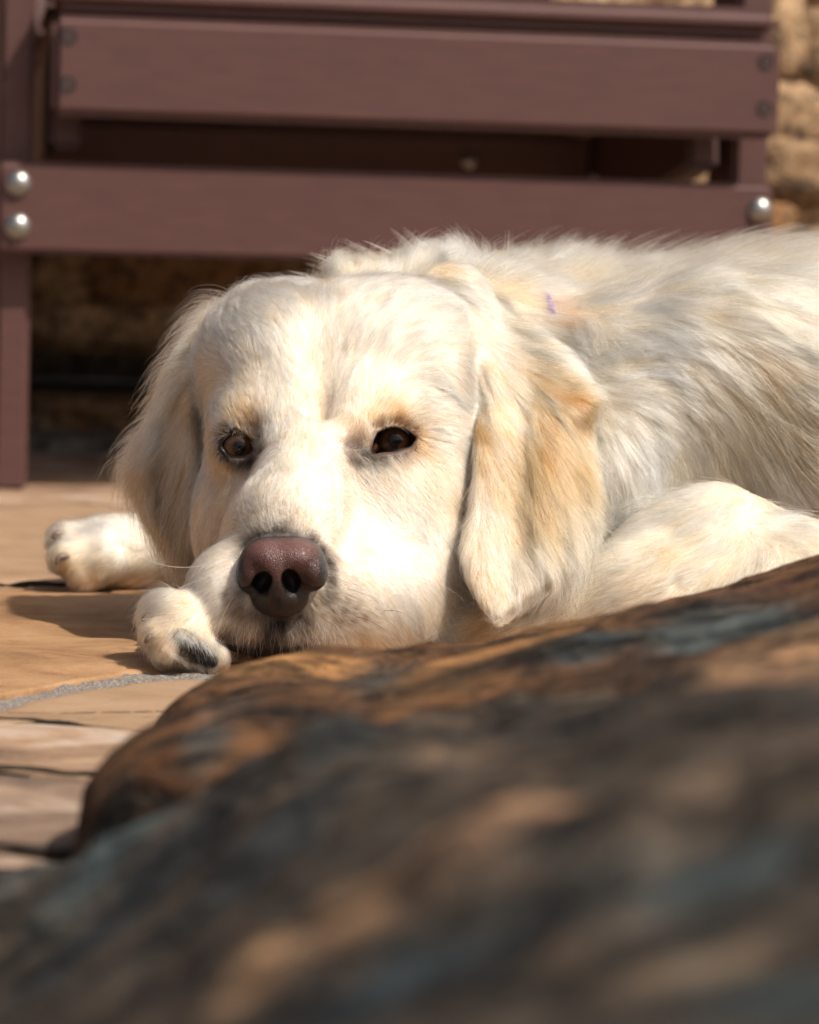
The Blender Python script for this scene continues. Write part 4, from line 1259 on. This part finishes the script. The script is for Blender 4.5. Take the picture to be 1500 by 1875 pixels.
# ---- coat colour: own markings, plus light and shade painted into the fur (photo px, radius px, colour, strength)
CREAM = (.86, .79, .705)
TAN, GOLD, BROWN, BLK, GREY, PEACH, WHITE, PINK = (.60, .405, .225), (.50, .275, .09), (.10, .048, .022), (.010, .008, .008), (.20, .175, .155), (.72, .54, .38), (.89, .845, .785), (.64, .36, .26)
CP = {
'head': [
 (455, 995, 14, BLK, .9), (480, 982, 14, BLK, .9), (510, 978, 16, BLK, .95), (540, 982, 16, BLK, .95), (570, 992, 15, BLK, .95), (592, 1010, 14, BLK, .95), (604, 1035, 13, BLK, .9), (608, 1062, 12, BLK, .8), (604, 1090, 12, BLK, .7), (438, 1090, 10, BLK, .6), (436, 1015, 9, BLK, .6), (470, 1125, 18, BLK, .6), (550, 1125, 18, BLK, .6), (515, 1142, 26, BLK, .85), (510, 1175, 26, BLK, .5),
 (620, 1110, 60, GREY, .45), (440, 1140, 40, GREY, .35), (515, 960, 42, GREY, .35),  # shade of the muzzle front painted in as grey
 (400, 1178, 16, BROWN, .8), (440, 1190, 20, BROWN, .85), (490, 1196, 24, BROWN, .9), (550, 1198, 24, BROWN, .9), (600, 1206, 20, BROWN, .6), (500, 1205, 30, BLK, .8),  # brown lip edge; the dark below it is mouth shade painted in
 (472, 800, 11, BLK, .8), (478, 822, 12, BLK, .75), (466, 775, 14, BROWN, .8), (445, 770, 18, BROWN, .5), (410, 790, 12, BROWN, .5), (440, 850, 18, BLK, .6), (415, 845, 12, BROWN, .6), (462, 845, 13, BLK, .7),
 (660, 790, 20, BROWN, .55), (652, 812, 14, BROWN, .75), (670, 832, 13, BLK, .85), (646, 838, 13, BROWN, .7), (658, 850, 9, BLK, .6), (640, 815, 16, GREY, .5), (690, 765, 18, TAN, .7), (730, 760, 22, TAN, .75), (765, 785, 20, BROWN, .5), (775, 815, 24, TAN, .75), (700, 838, 18, BLK, .6), (735, 835, 18, BLK, .5), (760, 825, 14, BROWN, .6), (700, 775, 10, BROWN, .6), (735, 772, 12, BROWN, .6),
 (686, 776, 6, BLK, .8), (700, 768, 6, BLK, .8), (716, 765, 6, BLK, .7), (733, 766, 6, BLK, .7), (750, 774, 6, BLK, .7), (765, 786, 6, BROWN, .8), (405, 790, 6, BROWN, .8), (415, 777, 6, BLK, .8), (430, 769, 6, BLK, .8), (446, 768, 7, BLK, .8), (460, 778, 7, BLK, .9),  # dark of the lid creases painted into the hair colour
 (685, 842, 7, BLK, .8), (705, 840, 7, BLK, .75), (725, 839, 7, BLK, .7), (745, 832, 7, BLK, .7), (760, 820, 6, BROWN, .7), (410, 838, 6, BLK, .7), (425, 848, 7, BLK, .75), (442, 850, 7, BLK, .75), (458, 845, 7, BLK, .75),
 (440, 740, 32, TAN, .55), (640, 770, 26, TAN, .3), (400, 880, 34, PEACH, .6), (410, 950, 30, PEACH, .4), (720, 730, 34, TAN, .3), (590, 620, 30, TAN, .22), (588, 680, 32, TAN, .25), (590, 740, 36, TAN, .28), (600, 560, 24, TAN, .15), (560, 790, 40, PEACH, .35), (480, 900, 36, GREY, .22), (450, 960, 34, GREY, .2), (470, 660, 50, PEACH, .25), (520, 570, 40, PEACH, .2), (780, 860, 46, PEACH, .3), (830, 920, 40, TAN, .4), (700, 870, 34, GREY, .25), (840, 700, 30, TAN, .35), (820, 1080, 34, PEACH, .35), (590, 890, 46, WHITE, .6), (720, 990, 70, WHITE, .6), (760, 650, 70, WHITE, .6), (560, 600, 90, WHITE, .4), (740, 1120, 60, WHITE, .8), (385, 1080, 30, WHITE, .6),  # markings, plus painted shade of furrow, muzzle side and left cheek
 (540, 1000, 14, PINK, .2),
] + [(x_, y_, 5, BROWN, .6) for x_, y_ in ((600, 1105), (618, 1095), (636, 1100), (612, 1118), (632, 1120), (652, 1116), (625, 1136), (648, 1138), (668, 1130), (420, 1105), (436, 1112), (424, 1124), (442, 1130), (410, 1090))] + [
],
'ear_r': [
 (870, 740, 22, GOLD, .95), (878, 800, 22, GOLD, .85), (880, 860, 16, TAN, .8), (960, 700, 60, TAN, .45), (1040, 720, 44, TAN, .6), (1075, 735, 22, GOLD, .5), (1055, 800, 44, GOLD, .6), (1000, 850, 75, TAN, .75), (1060, 900, 55, TAN, .7), (950, 900, 60, TAN, .5), (1000, 970, 60, TAN, .65), (1070, 870, 20, GOLD, .6), (880, 1060, 30, PEACH, .35), (850, 1010, 10, TAN, .3), (910, 1100, 24, PEACH, .4), (890, 950, 30, WHITE, .6), (905, 660, 40, WHITE, .3),
],
'ear_l': [
 (350, 780, 26, TAN, .65), (290, 880, 44, TAN, .6), (240, 870, 20, PEACH, .4), (310, 960, 44, TAN, .75), (340, 1030, 34, TAN, .8), (370, 950, 20, PEACH, .5), (370, 1020, 20, TAN, .5), (375, 850, 14, GOLD, .35), (340, 880, 12, PEACH, .2),
],
'body': [
 (1030, 560, 30, PINK, .6), (1045, 590, 22, PINK, .55), (1000, 520, 40, PEACH, .4), (830, 530, 26, TAN, .45), (860, 490, 30, PEACH, .5), (930, 590, 40, PEACH, .5), (1400, 480, 80, PEACH, .35), (1360, 560, 40, PEACH, .5), (1400, 720, 80, PEACH, .6), (1470, 820, 80, PEACH, .75), (1300, 740, 60, PEACH, .45), (1190, 720, 50, WHITE, .8), (1180, 560, 80, WHITE, .8), (1260, 640, 70, WHITE, .7), (1150, 650, 50, WHITE, .7), (1170, 850, 60, WHITE, .9), (1330, 850, 60, TAN, .3), (960, 455, 80, WHITE, .8), (1080, 900, 50, WHITE, .5), (600, 480, 30, PEACH, .3),  # markings; peach also tints the shaded flank warm
],
'leg_n': [
 (300, 1130, 16, PEACH, .5), (300, 1185, 16, PINK, .5), (335, 1212, 18, BROWN, .7), (345, 1185, 16, BROWN, .7), (375, 1205, 16, BLK, .7), (285, 1140, 10, BROWN, .6), (300, 1143, 5, BROWN, .7), (318, 1137, 5, BROWN, .5), (310, 1170, 5, BROWN, .7), (328, 1162, 5, BROWN, .5), (285, 1160, 14, TAN, .5), (300, 1200, 18, TAN, .5), (330, 1150, 14, WHITE, .4), (1220, 1020, 26, TAN, .5), (1000, 1120, 60, PEACH, .35), (880, 1150, 60, TAN, .6), (1400, 950, 80, WHITE, .7), (1100, 1050, 40, PEACH, .25), (1180, 1080, 50, PEACH, .35),  # skin and fur tones; shade between toes and under the lip painted in
],
'leg_f': [
 (120, 1030, 16, TAN, .5), (130, 1055, 20, TAN, .7), (170, 1060, 20, TAN, .7), (240, 1060, 36, PEACH, .7), (110, 970, 10, TAN, .4), (200, 975, 60, WHITE, .9), (170, 1040, 10, BROWN, .5),
]}
CPT = {}
EYE_XZ = [(e_, [(P(x, y, e_[1] - .009).x, P(x, y, e_[1] - .009).z) for x, y in a_]) for e_, a_ in ((EYE_L, ALM_L), (EYE_R, ALM_R))]
for k in GN:
    L = []
    for px, py, r, col, st in CP[k]:
        h, nn = hit(px, py)
        if h is None or h.y > 0.75: continue
        L.append((tuple(h), r * scl(h.y), col, st))
    CPT[k] = L
def coat(k, p):
    c = np.tile(A(CREAM) * (A((.975, .965, .95)) if k == 'head' else A((1.04, .995, .925))), (len(p), 1)).astype(np.float32)
    n1 = tex(p, 180, 3)[:, None]
    c = c * (1 + 0.03 * n1) 
    jit = 1 + 0.22 * tex(p, 420, 5)
    for q, r, col, st in CPT[k]:
        d = np.sqrt(((p - A(q)) ** 2).sum(1)) * jit
        w = (min(.97, st * 1.15) * np.exp(-((d / (r * (1.45 if sum(col) < .7 else 1.2 if sum(col) < 1.5 else 1.0))) ** 2.4)))[:, None]
        c = c * (1 - w) + A(col) * w
    if k == 'head':
        for eye, poly in EYE_XZ:       # the dark skin and short dark hair along the lids
            near = np.where(np.abs(p - A(eye)).max(1) < .03)[0]
            if len(near) == 0: continue
            q = p[near]; best = np.full(len(q), 1e9)
            for i in range(len(poly)):
                a, b = A(poly[i]), A(poly[(i + 1) % len(poly)])
                e = b - a; w0 = q[:, [0, 2]] - a
                t = np.clip((w0 @ e) / (e @ e), 0, 1)
                best = np.minimum(best, ((w0 - t[:, None] * e) ** 2).sum(1))
            w = (.94 * np.exp(-best / .0015 ** 2))[:, None]
            c[near] = c[near] * (1 - w) + A((.10, .055, .038)) * w
    return np.clip(c, 0.004, .97)

# colour of the skin under the coat
lab = labels(V)
colV = np.zeros((len(V), 3), np.float32)
for gi, k in enumerate(GN):
    m = lab == gi
    if m.any(): colV[m] = coat(k, V[m])
for eye_ in (EYE_L, EYE_R):
    m = (np.sqrt(((V - A(eye_)) ** 2).sum(1)) < EYE_RAD + .0035)
    colV[m] = A((.03, .02, .017))
ca = dog.data.color_attributes.new('coat', 'FLOAT_COLOR', 'POINT')
if len(dog.data.vertices) == len(V):
    ca.data.foreach_set('color', np.concatenate([colV * 0.9, np.ones((len(V), 1))], 1).astype(np.float32).ravel())

def mat_hair():
    n = NT('coat_hair')
    at = n.n('ShaderNodeAttribute', attribute_name='coat')
    hi_ = n.n('ShaderNodeHairInfo')
    # roots tinted deeper and warmer than the tips, for the shade between hairs
    root = n.mix(1.0, at.outputs['Color'], (0.76, 0.59, 0.44), 'MULTIPLY')
    fac = n.ramp(hi_.outputs['Intercept'], [(0.05, (0, 0, 0)), (0.7, (1, 1, 1))])
    col = n.mix(fac, root, at.outputs['Color'])
    h = n.n('ShaderNodeBsdfHairPrincipled', parametrization='COLOR')
    try: h.model = 'CHIANG'
    except Exception: pass
    n.l(col, h.inputs['Color'])
    h.inputs['Roughness'].default_value = 0.38
    h.inputs['Radial Roughness'].default_value = 0.55
    h.inputs['Coat'].default_value = 0.0
    h.inputs['IOR'].default_value = 1.36
    h.inputs['Random Roughness'].default_value = 0.2
    n.l(h.outputs[0], n.out.inputs[0])
    return n.m
M_HAIR = mat_hair()

# triangles for scattering the roots
T3 = np.concatenate([Q[:, [0, 1, 2]], Q[:, [0, 2, 3]]])
TA, TB, TC = V[T3[:, 0]], V[T3[:, 1]], V[T3[:, 2]]
tri_n = np.cross(TB - TA, TC - TA); tri_a = np.linalg.norm(tri_n, axis=1) / 2
cen = (TA + TB + TC) / 3
lab_t = labels(cen)
vis = np.where(cen[:, 0] > .26, .22, 1.0) * np.where(cen[:, 2] < .006, .15, 1.0)
vis *= np.where((tri_n / (np.linalg.norm(tri_n, axis=1, keepdims=True) + 1e-12))[:, 1] > .45, .35, 1.0)
holes = [(EYE_L, ALM_L), (EYE_R, ALM_R)]
def in_poly(x, z, pts):
    ins = np.zeros(len(x), bool)
    n = len(pts)
    for i in range(n):
        a, b = pts[i], pts[(i + 1) % n]
        ins ^= ((a[1] > z) != (b[1] > z)) & (x < (b[0] - a[0]) * (z - a[1]) / (b[1] - a[1] + 1e-9) + a[0])
    return ins
HOLE_XZ = []
for eye, alm in holes:
    c = np.mean(alm, 0)
    HOLE_XZ.append((eye, [(P(c[0] + (x - c[0]) * 1.10, c[1] + (y - c[1]) * 1.12, eye[1] - .009).x, P(c[0] + (x - c[0]) * 1.10, c[1] + (y - c[1]) * 1.12, eye[1] - .009).z) for x, y in alm]))
nose_tree = KDTree(len(nose_v[::6]))
for i, v_ in enumerate(nose_v[::6].tolist()): nose_tree.insert(v_, i)
nose_tree.balance()

def spawn(k, per_mm2, seed):
    r = np.random.default_rng(seed)
    m = np.where(lab_t == GN.index(k))[0]
    w = tri_a[m] * vis[m]
    N = int(w.sum() * 1e6 * per_mm2 * FURQ)
    t = m[r.choice(len(m), N, p=w / w.sum())]
    u, v = r.random(N), r.random(N)
    f = u + v > 1; u[f] = 1 - u[f]; v[f] = 1 - v[f]
    p = TA[t] + (TB[t] - TA[t]) * u[:, None] + (TC[t] - TA[t]) * v[:, None]
    if k == 'head':
        keep = np.ones(N, bool)
        for eye, poly in HOLE_XZ:
            keep &= ~(in_poly(p[:, 0], p[:, 2], poly) & (np.abs(p[:, 1] - eye[1]) < .03))
        near = np.where((np.abs(p[:, 0] - P(515, 1050, 0).x) < .024) & (np.abs(p[:, 2] - P(515, 1055, 0).z) < .022) & (p[:, 1] < .03))[0]
        for i in near:
            if nose_tree.find(p[i].tolist())[2] < 0.0011 or p[i, 1] < nose_tree.find(p[i].tolist())[0].y + 0.0 and False:
                keep[i] = False
        p = p[keep]
    return p.astype(np.float32)

def grow(k, per_mm2, rad, seed, K=7, clump_mm=3.0, clump=0.55, fly=0.03, wave=0.12, lv=(.84, 1.08)):
    r = np.random.default_rng(seed)
    p0 = spawn(k, per_mm2, seed)
    N = len(p0)
    D, T = interp(k, p0)
    L, lift = T[:, 0].copy(), T[:, 1].copy()
    L *= r.uniform(.7, 1.2, N) * (1 + .15 * tex(p0, 150, seed + 2))
    isfly = r.random(N) < fly
    lift = lift * r.uniform(.6, 1.5, N)
    lift[isfly] += .35; L[isfly] *= 1.1
    Gn = grad(p0)
    # locks wander a little
    side = np.cross(Gn, D)
    D = D / (np.linalg.norm(D, axis=1, keepdims=True) + 1e-6)
    side /= (np.linalg.norm(side, axis=1, keepdims=True) + 1e-6)
    lw = wave * 1.6 * tex(p0, 260, seed + 4) + wave * tex(p0, 700, seed + 6) + r.normal(0, wave * .5, N)
    D = D + side * lw[:, None]
    pts = np.zeros((N, K, 3), np.float32)
    p = p0 - Gn * 0.0006
    pts[:, 0] = p
    step = L / (K - 1)
    d = D.copy()
    hgt = np.zeros(N)
    curl = r.normal(0, .10, N) + wave * 1.2 * tex(p0, 160, seed + 8)
    for j in range(1, K):
        g = grad(p)
        bad = np.isnan(g).any(1) | (np.abs(g).sum(1) < .5)
        g[bad] = Gn[bad]
        tdir = d - (d * g).sum(1, keepdims=True) * g * 0.9
        tdir /= (np.linalg.norm(tdir, axis=1, keepdims=True) + 1e-6)
        sd_ = np.cross(g, tdir)
        tj = j / (K - 1)
        up = lift * (1.25 - tj)
        nd = tdir * np.sqrt(np.clip(1 - up ** 2, .05, 1))[:, None] + g * up[:, None] + sd_ * (curl * tj)[:, None]
        nd /= np.linalg.norm(nd, axis=1, keepdims=True)
        p = p + nd * step[:, None]
        s = sample(FULL, Z0, p)
        need = 0.0004 + 0.06 * L * tj
        push = np.where(s < need, need - s, 0)
        p = p + g * push[:, None]
        pts[:, j] = p
        d = tdir * .8 + D * .2
    # locks: tips lean together
    if clump > 0 and N > 50:
        nc = max(8, int(N / max(1.0, per_mm2 * FURQ * clump_mm ** 2)))
        ci = r.choice(N, nc, replace=False)
        kd = KDTree(nc)
        for i, c in enumerate(p0[ci].tolist()): kd.insert(c, i)
        kd.balance()
        find = kd.find
        own = np.fromiter((find(q)[1] for q in p0.tolist()), np.int64, N)
        tgt = pts[ci[own]]
        lock = r.uniform(lv[0], lv[1], nc)[own]; lockw = (r.random(nc) < .22)[own]
        amt = clump * r.uniform(.5, 1.15, N) * np.where(isfly, .1, 1)
        for j in range(1, K):
            tj = j / (K - 1)
            w = (np.clip(amt * tj ** 1.3, 0, .92))[:, None]
            pts[:, j] = pts[:, j] * (1 - w) + tgt[:, j] * w
    c = coat(k, pts[:, K // 2] if k != 'x' else p0)
    br = (r.uniform(.76, 1.10, N) * lock)[:, None]
    c[lockw] *= A((.95, .86, .73))
    c = np.clip(c * br, .004, .96) ** 1.35
    warm = r.random(N) < .10
    c[warm] *= A((.95, .84, .68))
    R = np.linspace(1, .22, K)[None, :] * rad * r.uniform(.7, 1.25, N)[:, None]
    return pts, R.astype(np.float32), c.astype(np.float32)

def curves_object(name, sets, parent, mat):
    hc = bpy.data.hair_curves.new(name)
    K = sets[0][0].shape[1]
    pts = np.concatenate([s[0] for s in sets]); R = np.concatenate([s[1] for s in sets]); col = np.concatenate([s[2] for s in sets])
    N = len(pts)
    hc.add_curves([K] * N)
    hc.attributes['position'].data.foreach_set('vector', pts.astype(np.float32).ravel())
    ra = hc.attributes.get('radius') or hc.attributes.new('radius', 'FLOAT', 'POINT')
    ra.data.foreach_set('value', R.ravel())
    a = hc.attributes.new('coat', 'FLOAT_COLOR', 'CURVE')
    a.data.foreach_set('color', np.concatenate([col, np.ones((N, 1), np.float32)], 1).astype(np.float32).ravel())
    hc.materials.append(mat)
    o = bpy.data.objects.new(name, hc)
    C.objects.link(o); o.parent = parent
    o['kind'] = 'stuff'
    return o
curves_object('head_fur', [grow('head', 4.6, .000078, 21, 6, 1.3, .56, .025, .12, (.74, 1.09))], dog, M_HAIR)
curves_object('ear_fur', [grow('ear_r', 2.5, .00009, 22, 8, 1.9, .70, .04, .13, (.72, 1.09)), grow('ear_l', 2.5, .00009, 23, 8, 2.2, .70, .10, .20, (.66, 1.08))], dog, M_HAIR)
curves_object('body_fur', [grow('body', 2.1, .0001, 24, 8, 2.8, .66, .05, .16, (.84, 1.07))], dog, M_HAIR)
curves_object('leg_fur', [grow('leg_n', 3.2, .000085, 25, 6, 1.6, .56, .03, .12, (.82, 1.07)), grow('leg_f', 2.0, .0001, 26, 6, 3.0, .45, .02, .12)], dog, M_HAIR)

# ---- whiskers, chin hairs, lashes
def strands(items, K=9):
    pts, R, col = [], [], []
    for (a, m, b, rad, c) in items:
        pa, pm, pb = (A(tuple(q)) for q in (a, m, b))
        t = np.linspace(0, 1, K)[:, None]
        pts.append((1 - t) ** 2 * pa + 2 * t * (1 - t) * pm + t ** 2 * pb)
        R.append(np.linspace(1, .2, K) * rad); col.append(c)
    return np.array(pts, np.float32), np.array(R, np.float32), A(col)
W_, D_ = (.80, .70, .58), (.05, .035, .028)
def root(px, py, back=.0005):
    h, n_ = hit(px, py)
    return h - n_ * back, h.y
wh = []
for (x0, y0, xm, ym, x1, y1, dy1, c) in [
    (388, 1030, 300, 1055, 235, 1003, -.01, W_), (395, 1050, 330, 1070, 232, 1132, -.02, W_), (400, 1075, 350, 1080, 300, 1120, -.02, W_),
    (640, 960, 690, 925, 715, 945, -.02, W_), (700, 1120, 740, 1110, 770, 1150, -.02, D_), (650, 1130, 700, 1135, 735, 1190, -.03, D_),
    (610, 1140, 640, 1170, 640, 1210, -.02, W_), (430, 1090, 400, 1130, 395, 1180, -.02, W_), (720, 1060, 800, 1050, 850, 1100, -.03, W_), (690, 1090, 760, 1080, 800, 1120, -.03, W_),
    (560, 1150, 590, 1165, 590, 1205, -.015, W_), (470, 1150, 450, 1170, 455, 1205, -.012, W_)]:
    r_, ry = root(x0, y0)
    wh.append((r_, P(xm, ym, ry - .015), P(x1, y1, ry + dy1), .00017, c))
rr_ = random.Random(5)
for i in range(150):
    x0 = rr_.uniform(430, 610); y0 = rr_.uniform(1132, 1175)
    h_, n_ = hit(x0, y0)
    if h_ is None: continue
    L_ = rr_.uniform(18, 44)
    sx_ = (x0 - 512) * .10 + rr_.uniform(-6, 6)
    wh.append((h_ - n_ * .0005, P(x0 + sx_, y0 + L_ * .5, h_.y - .004), P(x0 + sx_ * .6 + rr_.uniform(-8, 8), y0 + L_, h_.y - .001), .00010, (.85, .79, .70) if rr_.random() < .8 else D_))
# lashes over both eyes
for eye, alm in ((EYE_L, ALM_L), (EYE_R, ALM_R)):
    cx_, cy_ = np.mean([q[0] for q in alm]), np.mean([q[1] for q in alm])
    top_ = sorted([q for q in alm if q[1] < cy_ + 2])
    for i in range(46):
        x0 = rr_.uniform(top_[0][0] - 2, top_[-1][0] + 2)
        y0 = float(np.interp(x0, [q[0] for q in top_], [q[1] for q in top_])) - rr_.uniform(1, 7)
        h_, n_ = hit(x0, y0)
        if h_ is None: continue
        fx = (x0 - cx_) / 30
        L_ = rr_.uniform(10, 24)
        wh.append((h_ - n_ * .0004, P(x0 + fx * L_ * .3, y0 + 2, h_.y - .005), P(x0 + fx * L_ * .9, y0 + rr_.uniform(2, 12), h_.y - .006), .00009, (.50, .32, .17) if rr_.random() < .6 else D_))
# fur fringing the pad of the near paw
for i in range(420):
    t_ = rr_.random()
    if i < 300:
        x0 = 318 + 78 * t_; y0 = 1152 + 34 * t_ + rr_.uniform(-8, 6); ex, ey = rr_.uniform(2, 16), rr_.uniform(12, 28)
    else:
        x0 = 292 + 46 * t_; y0 = 1182 + 34 * t_ + rr_.uniform(-5, 5); ex, ey = rr_.uniform(6, 18), rr_.uniform(2, 10)
    h_, n_ = hit(x0, y0)
    if h_ is None or h_.y > .06: continue
    wh.append((h_ - n_ * .0005, P(x0 + ex * .5, y0 + ey * .4, h_.y - .006), P(x0 + ex, y0 + ey, h_.y - .005), .00010, rr_.choice([(.84, .76, .66), (.74, .58, .44), (.80, .68, .55)])))
# tufts and loose long hairs standing off the nape
def nape_root(x0, y0=420):
    h_, n_ = hit(x0, y0)
    while (h_ is None or h_.y > .75) and y0 < 540:
        y0 += 4; h_, n_ = hit(x0, y0)
    return (h_, n_, y0) if h_ is not None and h_.y < .75 else (None, None, y0)
for i in range(44):
    xc = rr_.choice([rr_.gauss(905, 24), rr_.gauss(985, 26), rr_.gauss(1045, 22), rr_.uniform(845, 1110), rr_.uniform(600, 800)])
    short = xc < 830
    Lt = rr_.uniform(26, 50) if short else rr_.uniform(55, 100)
    ln = (xc - 930) / 170 + rr_.uniform(-.2, .2)
    h0, n0, yc = nape_root(xc)
    if h0 is None: continue
    tipx, tipy = xc + ln * Lt, yc - Lt * rr_.uniform(.75, 1.0)
    for j in range(14 if short else 34):
        x0 = xc + rr_.gauss(0, 7)
        h_, n_, y0 = nape_root(x0)
        if h_ is None: continue
        f_ = rr_.uniform(.7, 1.08)
        tx = x0 + (tipx - xc) * f_ + (xc - x0) * .6 + rr_.gauss(0, 3); ty = y0 + (tipy - yc) * f_
        wh.append((h_ - n_ * .001, P(x0 * .65 + tx * .35 - ln * 5, y0 * .42 + ty * .58, h_.y - .003), P(tx, ty, h_.y - .006), .00011, rr_.choice([(.93, .89, .83), (.90, .84, .76), (.84, .76, .66)])))
# the dark lip edge under the flews
lp = []
for px, py in ((392, 1172), (415, 1183), (450, 1190), (490, 1192), (520, 1189), (560, 1190), (600, 1197), (640, 1206)):
    h_, n_ = hit(px, py)
    lp.append(h_ + n_ * .0004 + Vector((0, -.0006, 0)))
n_ = NT('dark_lip'); n_.bsdf((.016, .010, .009), .85, None, spec=.15)
tube('lip', catmull(lp, 5, False), lambda t: .0019 * math.sin(math.pi * min(.97, max(.06, t))) + .0004, n_.m, dog, 8)
curves_object('whiskers', [strands(wh)], dog, M_HAIR)
# a glimpse of the purple collar deep in the neck fur
cp = []
for px, py in ((985, 520), (1000, 542), (1008, 565), (1013, 580)):
    h_, n_ = hit(px, py)
    cp.append(h_ + n_ * .0010)
n_ = NT('purple_webbing'); n_.bsdf((.14, .05, .30), .7); 
tube('collar', catmull(cp, 4, False), .0016, n_.m, dog, 8)
